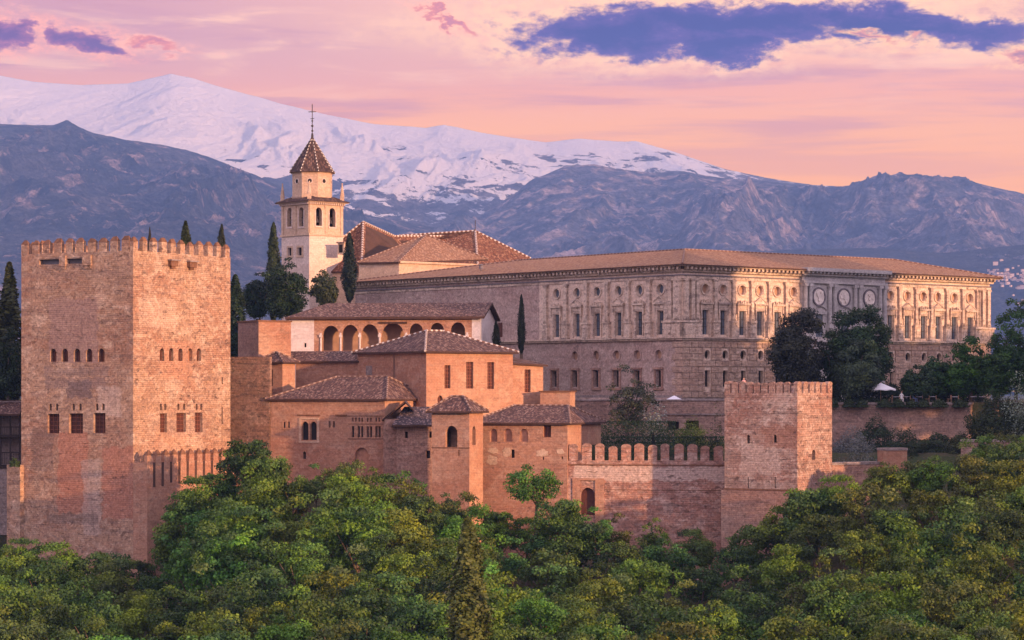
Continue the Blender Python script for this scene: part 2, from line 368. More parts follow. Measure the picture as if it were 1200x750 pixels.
class Wall:
    """vertical wall from A to B, seen from outside A is at the left; (u, z, outward d) frame"""
    def __init__(s, A, B, uoff=0.0):
        s.A = Vector(A[:2]); s.B = Vector(B[:2]); s.d = (s.B-s.A); s.L = s.d.length; s.d.normalize(); s.n = Vector((s.d.y, -s.d.x)); s.uo = uoff
    def u(s, px):
        k = (px-CX)/F    # (A.x + t dx) = k (A.y + t dy)
        return (k*s.A.y - s.A.x)/(s.d.x - k*s.d.y)
    def D(s, px): return s.A.y + s.u(px)*s.d.y
    def z(s, px, py): return zz(py, s.D(px))
    def p(s, u, z, out=0.0):
        q = s.A + s.d*u + s.n*out; return Vector((q.x, q.y, z))
    def box(s, mb, u0, u1, z0, z1, d0, d1):
        mb.hexa([s.p(u0,z0,d1), s.p(u1,z0,d1), s.p(u1,z0,d0), s.p(u0,z0,d0), s.p(u0,z1,d1), s.p(u1,z1,d1), s.p(u1,z1,d0), s.p(u0,z1,d0)])
    def disc(s, mb, u, z, r0, d0, d1, r1=None, n=20):
        """cylinder or ring standing out of the wall"""
        for i in range(n):
            a, b = 2*math.pi*i/n, 2*math.pi*(i+1)/n
            P = lambda r, an, d: s.p(u+r*math.cos(an), z+r*math.sin(an), d)
            mb.face([P(r0,a,d0), P(r0,b,d0), P(r0,b,d1), P(r0,a,d1)])
            if r1: mb.face([P(r1,a,d1), P(r0,a,d1), P(r0,b,d1), P(r1,b,d1)]); mb.face([P(r1,b,d0), P(r1,a,d0), P(r1,a,d1), P(r1,b,d1)])
            else: mb.face([s.p(u,z,d1), P(r0,a,d1), P(r0,b,d1)])
    def tri(s, mb, u0, u1, z0, z1, d0, d1):   # pediment
        um = (u0+u1)/2
        a = [s.p(u0,z0,d1), s.p(u1,z0,d1), s.p(um,z1,d1)]; b = [s.p(u0,z0,d0), s.p(u1,z0,d0), s.p(um,z1,d0)]
        mb.face(a); mb.face([a[2], a[1], b[1], b[2]]); mb.face([a[0], a[2], b[2], b[0]]); mb.face([a[1], a[0], b[0], b[1]])
    def panel(s, mb, z0, z1, holes=(), depth=.45, outline=None, u0=0.0, u1=None, out=0.0):
        u1 = s.L if u1 is None else u1
        ol = outline or [(u0,z0), (u1,z0), (u1,z1), (u0,z1)]
        if not holes and not outline:
            mb.face([s.p(u0,z0,out), s.p(u1,z0,out), s.p(u1,z1,out), s.p(u0,z1,out)], [(u0+s.uo,z0), (u1+s.uo,z0), (u1+s.uo,z1), (u0+s.uo,z1)]); return
        vs = [Vector(p) for p in ol]; ed = [(i, (i+1) % len(ol)) for i in range(len(ol))]
        for h in holes:
            b = len(vs); vs += [Vector(p) for p in h]; ed += [(b+i, b+(i+1) % len(h)) for i in range(len(h))]
        r = geometry.delaunay_2d_cdt(vs, ed, [], 0, 1e-5)
        def inside(x, y, poly):
            c = False; j = len(poly)-1
            for i in range(len(poly)):
                xi, yi = poly[i]; xj, yj = poly[j]
                if (yi > y) != (yj > y) and x < (xj-xi)*(y-yi)/(yj-yi)+xi: c = not c
                j = i
            return c
        for f in r[2]:
            q = [r[0][i] for i in f]; cx = sum(a.x for a in q)/len(q); cy = sum(a.y for a in q)/len(q)
            if not inside(cx, cy, ol) or any(inside(cx, cy, h) for h in holes): continue
            ar = sum(q[i].x*q[(i+1) % len(q)].y-q[(i+1) % len(q)].x*q[i].y for i in range(len(q)))
            if ar < 0: q = q[::-1]
            mb.face([s.p(a.x, a.y, out) for a in q], [(a.x+s.uo, a.y) for a in q])
        for h in holes:
            for i in range(len(h)):
                a, b = h[i], h[(i+1) % len(h)]
                mb.face([s.p(a[0],a[1],out), s.p(b[0],b[1],out), s.p(b[0],b[1],out-depth), s.p(a[0],a[1],out-depth)])

def hole_pts(kind, u0, z0, u1, z1):
    if kind == 'rect': return [(u0,z0), (u1,z0), (u1,z1), (u0,z1)]
    if kind == 'round':
        cu, cz, r, rz = (u0+u1)/2, (z0+z1)/2, (u1-u0)/2, (z1-z0)/2
        return [(cu+r*math.cos(2*math.pi*i/14), cz+rz*math.sin(2*math.pi*i/14)) for i in range(14)]
    r = (u1-u0)/2; cu = (u0+u1)/2; rz = min(r*1.1, (z1-z0)*.8); zc = z1-rz
    return [(u0,z0), (u1,z0)] + [(cu+r*math.cos(math.pi*i/10), zc+rz*math.sin(math.pi*i/10)) for i in range(0, 11)]

def holes_px(wall, specs):
    """specs: (kind, px0, py0, px1, py1, pane, ...) -> list of (hole, spec, (u0,z0,u1,z1))"""
    out = []
    for sp in specs:
        k, a, b, c, d_ = sp[:5]; u0, u1 = wall.u(a), wall.u(c); m = (a+c)/2
        z1, z0 = wall.z(m, b), wall.z(m, d_)
        out.append((hole_pts(k, u0, z0, u1, z1), sp, (u0, z0, u1, z1)))
    return out

def windows(root, wall, hs, depth=.45, out=0.0, name='window'):
    for h, sp, (u0, z0, u1, z1) in hs:
        pane = sp[5] if len(sp) > 5 else 'dark'
        if pane == 'none': continue
        lat = pane == 'lattice'
        mb = MB(); wall.box(mb, u0-.03, u1+.03, z0-.03, z1+.03, out-depth-.06, out-depth+.02)
        wo = mb.build(name, 'maroon' if lat else pane, root)
        if lat or (pane in ('maroon', 'glass') and (u1-u0) > .5):
            fb = MB(); n = 3 if lat else 2; ww = .035
            fd0, fd1 = out-depth+.022, out-depth+.09
            for i in range(n+1):
                uu = u0+(u1-u0)*i/n; wall.box(fb, uu-ww, uu+ww, z0, z1, fd0, fd1)
            k = max(2, int((z1-z0)/.42)) if lat else max(1, int((z1-z0)/1.0))
            for i in range(k+1):
                zc = z0+(z1-z0)*i/k; wall.box(fb, u0, u1, zc-ww, zc+ww, fd0-.01, fd1-.012)
            fb.build('lattice' if lat else 'frame', 'lattice' if lat else ('wood' if pane == 'glass' else 'lattice'), wo)

def corner(pxL, pxC, pxR, D, a):
    a = R_(a); C = gx(pxC, D); dr = Vector((math.cos(a), math.sin(a))); dl = Vector((-math.sin(a), math.cos(a)))
    kr = (pxR-CX)/F; kl = (pxL-CX)/F
    tr = (kr*C.y-C.x)/(dr.x-kr*dr.y); tl = (kl*C.y-C.x)/(dl.x-kl*dl.y)
    Rr = C+dr*tr; L = C+dl*tl
    return C, Rr, Rr+dl*tl, L

def offset_poly(P, o):
    """P counter-clockwise; grows outwards by o"""
    n = len(P); res = []
    for i in range(n):
        a, b, c = Vector(P[i-1]), Vector(P[i]), Vector(P[(i+1) % n])
        d1 = (b-a).normalized(); d2 = (c-b).normalized(); n1 = Vector((d1.y, -d1.x)); n2 = Vector((d2.y, -d2.x))
        k = n1+n2; k /= max(.2, k.dot(n1)); res.append(b+k*o)
    return res

def roof_mesh(root, faces, m, thick=.22, name='roof', eave=None):
    mb = MB(); cnt = {}
    key = lambda p: (round(p[0], 3), round(p[1], 3), round(p[2], 3))
    for f in faces:
        mb.face(f)
        for i in range(len(f)):
            a, b = key(f[i]), key(f[(i+1) % len(f)]); cnt[(a, b)] = cnt.get((a, b), 0)+1
    dn = lambda p: (p[0], p[1], p[2]-thick)
    o = mb.build(name, m, root)
    eb = MB()
    for f in faces: eb.face([dn(p) for p in reversed(f)])
    for (a, b) in list(cnt):
        if (b, a) not in cnt: eb.face([a, dn(a), dn(b), b])
    eb.build('eave', eave or 'eave', o)
    return o

def cap_line(mb, a, b, r=.14): mb.tube([a, b], r, 6)

def hip_roof(root, P, ze, over, rise, i0, i1, m, axis=0, ridge='ridge_d', thick=.22, rr=.13, ztop=None):
    """P: 4 corners CCW (C,R,K,L). axis 0: ridge parallel to P0P1. i0,i1 insets at the P0 end and the P1 end (0 = gable)"""
    Q = offset_poly(P, over)
    if axis: Q = Q[1:]+Q[:1]
    a, b, c, d_ = Q; dr = (b-a).normalized()
    m0 = (a+d_)/2 + dr*i0; m1 = (b+c)/2 - dr*i1
    e = lambda p: (p.x, p.y, ze); t_ = lambda p: (p.x, p.y, ze+rise)
    fs = []
    if (m1-m0).length < .05 or (m1-m0).dot(dr) < 0:
        mm = (m0+m1)/2; top = t_(mm)
        fs = [[e(a), e(b), top], [e(b), e(c), top], [e(c), e(d_), top], [e(d_), e(a), top]]; hips = [(e(q), top) for q in (a, b, c, d_)]; rid = []
    else:
        fs = [[e(a), e(b), t_(m1), t_(m0)], [e(c), e(d_), t_(m0), t_(m1)]]; hips = []; rid = [(t_(m0), t_(m1))]
        if i1 > 0: fs.append([e(b), e(c), t_(m1)]); hips += [(e(b), t_(m1)), (e(c), t_(m1))]
        if i0 > 0: fs.append([e(d_), e(a), t_(m0)]); hips += [(e(a), t_(m0)), (e(d_), t_(m0))]
    o = roof_mesh(root, fs, m, thick)
    mb = MB()
    for p, q in rid+hips: cap_line(mb, (p[0], p[1], p[2]+.03), (q[0], q[1], q[2]+.03), rr)
    mb.build('ridge', ridge, o)
    return o

def base_of(P, z): c = sum((Vector(p) for p in P), Vector((0, 0)))/len(P); return (c.x, c.y, z)

def block(name, label, cat, P, z0, z1, m, left=(), right=(), lm=None, depth=.45, flat=True, group=None, out_l=None):
    """four-walled building on corners P = (C,R,K,L); returns root, left wall, right wall"""
    C, Rr, K, L = P
    root = thing(name, label, cat, base_of(P, z0), group)
    wl, wr = Wall(L, C), Wall(C, Rr, 100)
    hl, hr = holes_px(wl, left), holes_px(wr, right)
    mb = MB(); wl.panel(mb, z0, z1, [h[0] for h in hl], depth); 
    if lm is None: tgt = mb
    else: mb.build('wall', lm, root); tgt = mb = MB()
    wr.panel(mb, z0, z1, [h[0] for h in hr], depth)
    Wall(Rr, K, 200).panel(mb, z0, z1); Wall(K, L, 300).panel(mb, z0, z1)
    if flat: mb.face([(p[0], p[1], z1-.01) for p in P])
    mb.build('wall', m, root)
    windows(root, wl, hl, depth); windows(root, wr, hr, depth)
    return root, wl, wr

def merlons(root, wall, z, n, wdt, hgt, thick, capm='cap', bodym='comares', cap='pyr', u0=0.0, u1=None, caph=.5, skip_last=False):
    u1 = wall.L if u1 is None else u1; pitch = (u1-u0-wdt)/(n-1)
    for i in range(n-(1 if skip_last else 0)):
        a = u0+pitch*i+random.uniform(-.06, .06)*wdt; b = a+wdt*random.uniform(.86, 1.04); zt = z+hgt*random.uniform(.84, 1.08)
        mb = MB(); wall.box(mb, a, b, z-.05, zt, -thick, -.003)
        mo = mb.build('merlon', bodym, root)
        cb = MB()
        if cap == 'pyr':
            j1, j2 = random.uniform(-.1, .1), random.uniform(-.12, .12); lo = [wall.p(a-.03,zt,.03), wall.p(b+.03,zt,.03), wall.p(b+.03,zt,-thick-.03), wall.p(a-.03,zt,-thick-.03)]
            e2 = wdt*.22; hi = [wall.p(a+e2,zt+caph,-e2), wall.p(b-e2+j1,zt+caph+j2,-e2), wall.p(b-e2,zt+caph+j1,-thick+e2), wall.p(a+e2,zt+caph,-thick+e2)]
            cb.hexa(lo+hi)
        else:
            r = (b-a)/2+.04; k = 7
            for j in range(k):
                a0, a1 = math.pi*j/k, math.pi*(j+1)/k; cu = (a+b)/2
                P = lambda an, d: wall.p(cu+r*math.cos(an), zt+caph*math.sin(an), d)
                cb.face([P(a0,.04), P(a1,.04), P(a1,-thick), P(a0,-thick)]); cb.face([wall.p(cu,zt,.04), P(a0,.04), P(a1,.04)])
            cb.face([wall.p(cu-r,zt,.04), wall.p(cu-r,zt,-thick), wall.p(cu+r,zt,-thick), wall.p(cu+r,zt,.04)])
        cb.build('cap', capm, mo)
# ------------------------------------------------------------------ numpy gradient noise for terrain
_rng = np.random.RandomState(3); _perm = np.concatenate([_rng.permutation(256)]*2); _ga = _rng.rand(256)*2*np.pi
def perlin(x, y):
    xi = np.floor(x).astype(int); yi = np.floor(y).astype(int); xf = x-xi; yf = y-yi; xi &= 255; yi &= 255
    u = xf**3*(xf*(xf*6-15)+10); v = yf**3*(yf*(yf*6-15)+10)
    def g(i, j, dx, dy):
        a = _ga[_perm[_perm[i & 255]+(j & 255)]]; return np.cos(a)*dx+np.sin(a)*dy
    n00 = g(xi, yi, xf, yf); n10 = g(xi+1, yi, xf-1, yf); n01 = g(xi, yi+1, xf, yf-1); n11 = g(xi+1, yi+1, xf-1, yf-1)
    return (n00*(1-u)+n10*u)*(1-v)+(n01*(1-u)+n11*u)*v*1.0
def fbm(x, y, o=5, g=.5):
    s = 0; a = 1.0; f = 1.0
    for i in range(o): s = s+a*perlin(x*f+i*17.3, y*f+i*9.1); a *= g; f *= 2.03
    return s
def ridged(x, y, o=6, g=.55):
    s = 0; a = 1.0; f = 1.0; w = 1.0
    for i in range(o):
        n = 1-np.abs(perlin(x*f+i*11.7, y*f+i*5.3))*2; n = n*n; s = s+a*n*w; w = np.clip(n*1.4, 0, 1); a *= g; f *= 2.07
    return s
def grid_obj(name, X, Y, Z, m, kind='structure', smooth=True):
    ny, nx = X.shape; me = bpy.data.meshes.new(name)
    v = np.stack([X, Y, Z], -1).reshape(-1, 3).astype(np.float32)
    i = np.arange(ny*nx).reshape(ny, nx); q = np.stack([i[:-1,:-1], i[:-1,1:], i[1:,1:], i[1:,:-1]], -1).reshape(-1, 4)
    me.vertices.add(len(v)); me.vertices.foreach_set('co', v.ravel())
    me.loops.add(q.size); me.loops.foreach_set('vertex_index', q.ravel().astype(np.int32))
    me.polygons.add(len(q)); me.polygons.foreach_set('loop_start', (np.arange(len(q))*4).astype(np.int32)); 
    me.polygons.foreach_set('use_smooth', np.full(len(q), smooth)); me.update(calc_edges=True); me.validate()
    me.materials.append(m); o = bpy.data.objects.new(name, me); COL.objects.link(o); o['kind'] = kind
    return o

# ------------------------------------------------------------------ the ground: far bank, wooded ravine, terraces, plain
SIL = [(-200,630),(0,630),(100,634),(150,652),(190,648),(215,596),(250,565),(310,560),(350,548),(400,544),(440,548),(500,568),(560,586),(600,610),(650,600),(700,600),(760,602),(830,628),(880,606),(930,580),(975,558),(1020,545),(1070,533),(1120,517),(1200,508),(1500,505)]
_sx, _sy = zip(*SIL)
def sil(px): return np.interp(px, _sx, _sy)
BOT, DN, DF = 775.0, 200.0, 290.0
def canopy(px, D):
    s_ = np.clip((D-DN)/(DF-DN), 0, 1.15); py = BOT+(sil(px)-BOT)*s_
    return (HY-py)/F*D
def ground_z(x, y):
    x = np.asarray(x, float); y = np.asarray(y, float)
    px = CX+F*x/np.maximum(y, 120)
    slope = canopy(np.clip(px, -200, 1500), y)-7.5
    near = np.interp(y, [-80, 0, 30, 110, 200], [-1.0, -1.7, -6, -46, -33])
    z = np.where(y < DN, near, slope)
    sm = np.clip((y-185)/15, 0, 1); z = np.where((y < DN), near*(1-sm)+sm*(canopy(np.clip(px,-200,1500), np.full_like(y, DN))-7.5), z)
    ter = np.where(px > 950, -7.6, -6.6)
    y0 = np.interp(px, [560, 660, 665], [336, 330, 306]); b = np.clip((y-y0)/6, 0, 1); z = np.where(y > 300, slope*(1-b)+ter*b, z)
    ys_ = np.where(px > 945, 330.2, 334.0); b2 = np.clip((y-ys_)/1.3, 0, 1); z = z*(1-b2)+np.where(px > 945, -1.5, np.where((px < 865) & (y < 339), -3.2, -1.25))*b2
    b3 = np.clip((y-430)/300, 0, 1); z = z*(1-b3)+(-14.0)*b3
    b4 = np.clip((y-2500)/5000, 0, 1); z = z + b4*10
    z = z + 5*np.clip((x-55)/60, 0, 1)*np.clip((112-y)/24, 0, 1)*(1+.2*np.clip((x-120)/80, 0, 1)) + np.clip((x-55)/60, 0, 1)*np.interp(y, [-80,0,30,90,112,125], [3,3,6,40,30,0])*.8  # unseen near hill at the right, added and sized to shade the wood
    return z + fbm(x*.12, y*.12, 3)*.5*(y < 300)
xs = np.concatenate([-np.geomspace(6000, 130, 26), np.linspace(-125, 125, 140), np.geomspace(130, 6000, 26)])
ys = np.concatenate([np.linspace(-80, 180, 22), np.linspace(185, 345, 110), np.linspace(350, 480, 16), np.geomspace(500, 11900, 30)])
X, Y = np.meshgrid(xs, ys)
m, t, b = mat('hill_soil'); co = t.coord('Object')
n = t.noise(co, .25, 8, .65); c = t.mix(t.ramp(n, .4, .6), (.055,.050,.028), (.035,.050,.018)); c = t.mix(t.ramp(t.noise(co, 2.5, 5, .6), .52, .66, 0, .6), c, (.12,.085,.055))
t.put(b.inputs['Base Color'], c); t.put(b.inputs['Normal'], t.bump(t.noise(co, 3, 6, .7), .8, .2))
grid_obj('ground', X, Y, ground_z(X, Y), m)

# ------------------------------------------------------------------ mountains
def mountain(name, crest, D, Dfront, zfoot, m, amp, sc_, pxr=(-700, 1900), nx=1300, ny=240, spur=1.0, crestrough=1.0, power=1.0, seed=0.0, tilt=(0, 0)):
    cx_, cy_ = zip(*crest)
    px = np.linspace(pxr[0], pxr[1], nx); v = np.concatenate([np.linspace(0, 1, ny), np.linspace(1.02, 1.3, 14)])
    PX, V = np.meshgrid(px, v); Y = D-(1-V)*(D-Dfront); X = (PX-CX)/F*Y
    cr_ = np.interp(px, cx_, cy_); kw = np.hanning(2*int(nx*.033)+1); kw /= kw.sum(); sm_ = np.convolve(np.pad(cr_, len(kw)//2, mode='edge'), kw, 'valid')
    bl = np.clip(np.minimum(V, 1), 0, 1)**7; zc = (HY-(cr_[None, :]*bl+sm_[None, :]*(1-bl)))/F*D
    prof = np.where(V <= 1, np.clip(V, 0, 1)**power, 1-(V-1)*2.2)
    x_, y_ = X/sc_+seed, Y/sc_+seed*.7
    w1 = fbm(x_*.7, y_*.7, 3); rn = ridged(x_*1.25+w1*.7, y_*.5+w1*.5, 9, .58)
    rn = rn-.95
    env = np.clip(V, 0, 1)**.6*np.clip((1.02-np.minimum(V, 1.0))*3.2, .13*crestrough, 1)
    Z = zfoot+(zc-zfoot)*prof+amp*rn*env*spur+amp*.35*fbm(x_*3, y_*3, 5)*np.clip(env, 0, .6)*crestrough
    Z = np.where(V > 1, Z, Z)
    grid_obj(name, X, Y, Z, m)
    return X, Y, Z

def rock_mat(name, base, alt, pale, pth=(.56,.66), scale=.004, snow=None, pk=.8, speck=.0):
    m, t, b = mat(name); co = t.coord('Object')
    n = t.noise(co, scale, 8, .62); c = t.mix(t.ramp(n, .4, .6), base, alt)
    n2 = t.noise(t.vmul(co, (1, 1, .55)), scale*1.9, 10, .68, .8)
    c = t.mix(t.math('MULTIPLY', t.ramp(n2, pth[0], pth[1]), pk), c, pale)
    n3 = t.noise(co, scale*14, 6, .7); n3b = t.noise(co, scale*4, 8, .72); c = t.scale(c, t.math('MULTIPLY', t.ramp(n3, .35, .65, .45, 1.55, False), t.ramp(n3b, .35, .65, .55, 1.45, False)))
    if snow: c = snow(t, co, c)
    t.put(b.inputs['Base Color'], c); b.inputs['Roughness'].default_value = 1
    t.put(b.inputs['Normal'], t.bump(t.noise(co, scale*5, 9, .74), .9, 45))
    return m
def snow_main(t, co, c):
    x, y, z = t.sep(co)
    px = t.math('MULTIPLY', t.math('DIVIDE', x, y), 30.0)       # bearing of the slope seen along the valley; -6..6
    n = t.noise(t.vmul(co, (1, .8, 2.6)), .0016, 9, .62, .9)
    n2 = t.noise(t.vmul(co, (1, .7, 3.4)), .0045, 8, .66, .5)
    h = t.ramp(z, 500, 1060, -.25, .10, False)
    n9 = t.noise(t.vmul(co, (1, .7, 2.2)), .013, 7, .7, .4)
    side = t.ramp(x, -900, 1100, .07, -.10, False)
    f = t.math('ADD', t.math('ADD', t.math('ADD', t.math('MULTIPLY', n9, .55), t.math('ADD', t.math('MULTIPLY', n, .32), t.math('MULTIPLY', n2, .45))), h), side)
    return t.mix(t.ramp(f, .585, .615), c, (.86,.81,.78))
def snow_patch(t, co, c):
    x, y, z = t.sep(co)
    n = t.noise(t.vmul(co, (1.2, .5, 1.0)), .006, 6, .6, 1.2)
    return t.mix(t.math('MULTIPLY', t.ramp(n, .66, .69), t.ramp(z, 380, 470)), c, (.85,.83,.88))
mA = rock_mat('snow_mountain_rock', (.09,.085,.09), (.13,.12,.12), (.18,.16,.15), scale=.003, snow=snow_main, pk=.4)
mB = rock_mat('wooded_mountain', (.030,.038,.046), (.075,.075,.080), (.44,.31,.27), (.53,.66), .005, pk=.85)
mB2 = rock_mat('far_ridge', (.05,.055,.06), (.075,.075,.07), (.26,.20,.17), (.60,.70), .005, snow=snow_patch, pk=.5)
mR = rock_mat('craggy_range_rock', (.07,.08,.10), (.12,.12,.14), (.46,.34,.30), (.49,.62), .0045, pk=.8)
mC = rock_mat('low_hill', (.030,.037,.040), (.050,.055,.056), (.14,.12,.11), (.6,.7), .008, pk=.4)
mountain('snow_mountains', [(-260,80),(0,88),(40,95),(95,99),(150,97),(178,91),(200,86),(225,92),(260,103),(330,122),(380,133),(440,145),(500,149),(520,146),(560,155),(600,161),(640,166),(680,162),(720,165),(745,166),(800,181),(850,198),(900,208),(950,216),(1460,250)], 11000, 8200, 280, mA, 62, 900, nx=1500, ny=260, crestrough=.4, power=.9, seed=3.3)
mountain('far_ridge_mountains', [(-260,170),(200,180),(235,185),(300,187),(350,192),(400,203),(450,218),(520,236),(600,246),(700,262),(1460,300)], 9800, 7600, 150, mB2, 90, 1000, nx=1100, ny=180, seed=8.1, crestrough=.5)
mountain('craggy_mountains', [(-260,420),(300,350),(480,290),(560,262),(600,232),(630,210),(660,196),(695,191),(720,197),(760,203),(800,202),(850,208),(900,211),(950,218),(985,217),(1010,214),(1022,207),(1035,203),(1050,209),(1072,218),(1100,214),(1120,210),(1145,215),(1170,222),(1200,229),(1460,262)], 9300, 6500, 120, mR, 110, 1000, nx=1500, ny=260, spur=1.15, crestrough=.2, power=.8, seed=5.7)
mountain('wooded_mountains', [(-260,130),(0,145),(40,147),(62,146),(78,139),(92,147),(110,155),(150,164),(200,173),(250,186),(300,204),(350,228),(410,247),(480,262),(560,275),(640,290),(800,330),(1460,400)], 8600, 5000, 10, mB, 120, 1000, nx=1500, ny=280, crestrough=.2, power=.85, seed=1.9)
XC, YC, ZC = mountain('low_hills', [(-260,330),(500,330),(700,312),(850,298),(920,292),(1000,291),(1060,293),(1110,296),(1150,291),(1200,286),(1460,270)], 7400, 6000, 0, mC, 40, 650, nx=640, ny=130, crestrough=.5, power=1.0, seed=2.4)
def surf_z(x, y, G=(XC, YC, ZC)):
    px = CX+F*x/y; j = (px+700)/2600*(G[0].shape[1]-1); v = (y-6000)/(7400-6000)*129
    j = int(round(j)); i = int(round(v)); return float(G[2][min(max(i, 0), 129), min(max(j, 0), G[0].shape[1]-1)])
rv = random.Random(5)
protos = []
for k in range(5):
    mb = MB(); wd, dp, hh = 9+3*(k % 3), 8+2*(k % 2), 5+1.6*(k % 3)
    mb.box(-wd/2, wd/2, -dp/2, dp/2, -3, hh); hm = mb.build('hillside_house', 'church_w'); COL.objects.unlink(hm)
    rb = MB(); a = [(-wd/2-.4,-dp/2-.4,hh), (wd/2+.4,-dp/2-.4,hh), (wd/2+.4,dp/2+.4,hh), (-wd/2-.4,dp/2+.4,hh), (-wd/2-.4,0,hh+2), (wd/2+.4,0,hh+2)]
    rb.face([a[0],a[1],a[5],a[4]]); rb.face([a[2],a[3],a[4],a[5]]); rb.face([a[1],a[2],a[5]]); rb.face([a[3],a[0],a[4]])
    rm = rb.build('roof', 'roof_red'); COL.objects.unlink(rm); protos.append((hm, rm))
vill = []
tries = 0
while len(vill) < 80 and tries < 6000:
    tries += 1
    px = rv.uniform(1157, 1215); py = rv.gauss(326, 6) if px < 1187 else rv.gauss(332, 8)
    if px < 1165: py = rv.gauss(322, 2)
    y = None
    for q in np.arange(6020, 7390, 10):
        if surf_z((px-CX)/F*q, q) >= (HY-py)/F*q: y = q; break
    if y is None or any(abs(px-a)+abs(py-b_)*1.3 < 1.7 for a, b_ in vill): continue
    x = (px-CX)/F*y; hm, rm = protos[rv.randrange(5)]
    h = hm.copy(); h.name = 'hillside_house'; r = rm.copy(); r.name = 'roof'; COL.objects.link(h); COL.objects.link(r); r.parent = h
    s_ = rv.uniform(.5, .95); h.scale = (s_, s_, s_)
    h.location = (x, y, surf_z(x, y)+.5); h.rotation_euler = (0, 0, rv.uniform(-.6, .6)); vill.append((px, py))
    tag(h, 'tiny white house of the far village on the blue hillside, beyond the palace end', 'house', 'white houses of the far village')
for hm, rm in protos: bpy.data.objects.remove(hm); bpy.data.objects.remove(rm)

# haze: one even box round the camera and everything, sky outside
hb = MB(); hb.box(-6500, 6500, -90, 12000, -62, 1450); ho = hb.build('haze', bpy.data.materials.new('air')); ho['kind'] = 'stuff'
hm_ = ho.data.materials[0]; hm_.use_nodes = True; ht = NT(hm_.node_tree); ht.n.remove(ht.n['Principled BSDF'])
vp = ht.new('ShaderNodeVolumePrincipled'); vp.inputs['Color'].default_value = (*HAZE_C, 1); vp.inputs['Density'].default_value = HAZE_D; vp.inputs['Anisotropy'].default_value = 0.0
ht.l.new(vp.outputs[0], ht.n['Material Output'].inputs['Volume'])
ho.display_type = 'WIRE'
# ------------------------------------------------------------------ 1 the great crenellated tower at the left
P = corner(25, 156, 270, 300, 59); C, Rr, K, L = P
tw = thing('fortress_tower', 'huge square reddish earth tower with battlements at the far left', 'tower', base_of(P, -24))
ZB, ZT = -24, 16.45
wl, wr = Wall(L, C), Wall(C, Rr, 100)
up_l = [('arch', a, 408.5, a+7.4, 424, 'maroon') for a in (58.7, 72.3, 86.6, 100.8, 115)] 
lo_l = [('rect', 55.8, 485, 69.4, 508, 'lattice'), ('rect', 81, 484.5, 97.2, 508, 'lattice'), ('rect', 109.6, 484, 123.6, 507.6, 'lattice')]
sm_l = [('arch', a, 473, a+3, 481, 'maroon') for a in (57.6, 65.2, 84.6, 92.6, 112.2, 119.6)]
up_r = [('arch', a, 408.2, a+5.2, 423, p_) for a, p_ in ((187.2,'maroon'), (198.1,'maroon'), (208.9,'maroon'), (220.2,'blind'), (230.5,'maroon'))]
lo_r = [('rect', 187.6, 484.5, 195.6, 506.7, 'lattice'), ('rect', 206.8, 484, 218, 506.4, 'lattice'), ('rect', 228.6, 483.5, 237.4, 506.5, 'lattice')]
sm_r = [('arch', a, 473, a+2.5, 480.5, 'maroon') for a in (187.3, 192.4, 207.8, 214.6, 229.2, 234.6)] + [('rect', 259.8, 442, 261.3, 450, 'dark'), ('rect', 259.6, 477, 261, 497, 'dark')]
hl, hr = holes_px(wl, up_l+lo_l+sm_l), holes_px(wr, up_r+lo_r+sm_r)
slot = [(wl.u(46), 15.15), (wl.u(108), 15.15), (wl.u(108), 15.75), (wl.u(46), 15.75)]
mb = MB(); wl.panel(mb, ZB, ZT, [h[0] for h in hl]+[slot], .6); wr.panel(mb, ZB, ZT, [h[0] for h in hr], .6)
Wall(Rr, K, 200).panel(mb, ZB, ZT); Wall(K, L, 300).panel(mb, ZB, ZT); mb.face([(p[0], p[1], ZT-1.3) for p in P]); mb.build('wall', 'comares', tw)
mb = MB(); wl.box(mb, slot[0][0], slot[1][0], 15.15, 15.75, -.65, -.6); mb.build('recess_shade', 'ring', tw)  # dark backing, the slot's shadow put into its colour
windows(tw, wl, hl, .5); windows(tw, wr, hr, .5)
for a, b_ in ((71, 78), (98, 108)):
    mb = MB(); wl.box(mb, wl.u(a), wl.u(b_), 14.85, 16.1, -.6, .28); wl.box(mb, wl.u(a)+.15, wl.u(b_)-.1, 14.5, 14.85, -.1, .14); mb.build('corbel', 'comares', tw)
for a, b_ in ((197, 207), (219, 229)):
    mb = MB(); wr.box(mb, wr.u(a), wr.u(b_)-.35, 14.9, 15.55, 0, .5); wr.box(mb, wr.u(a)+.3, wr.u(b_)-.6, 14.6, 14.9, 0, .3); mb.build('corbel', 'cap', tw)
    mb = MB(); wr.box(mb, wr.u(a)-.1, wr.u(b_), 15.55, 15.72, 0, .62); mb.build('slab', 'grey', tw)
th = .55
merlons(tw, wl, ZT, 10, 1.2, 1.2, th, caph=.5, u1=wl.L-.56); merlons(tw, wr, ZT, 11, .98, 1.2, th, caph=.5, u0=.0)
mb = MB(); mb  # corner merlon joins both walks
merlons(tw, Wall(Rr, K), ZT, 9, 1.2, 1.2, th, caph=.5, u0=1.2, u1=(K-Rr).length-1.2); merlons(tw, Wall(K, L), ZT, 9, 1.2, 1.2, th, caph=.5, u0=1.2, u1=(L-K).length-1.2)
# low buttress at the left foot
bt = thing('stone_buttress', 'stepped earth buttress at the left foot of the huge square tower', 'buttress', (*gx(15, 307), -24))
A_, B_ = gx(8, 309.6), gx(23.5, 308.2); wb = Wall(A_, B_)
mb = MB(); wb.box(mb, 0, wb.L, -24, zz(545, 308), -3, 0); mb.build('wall', 'comares', bt)
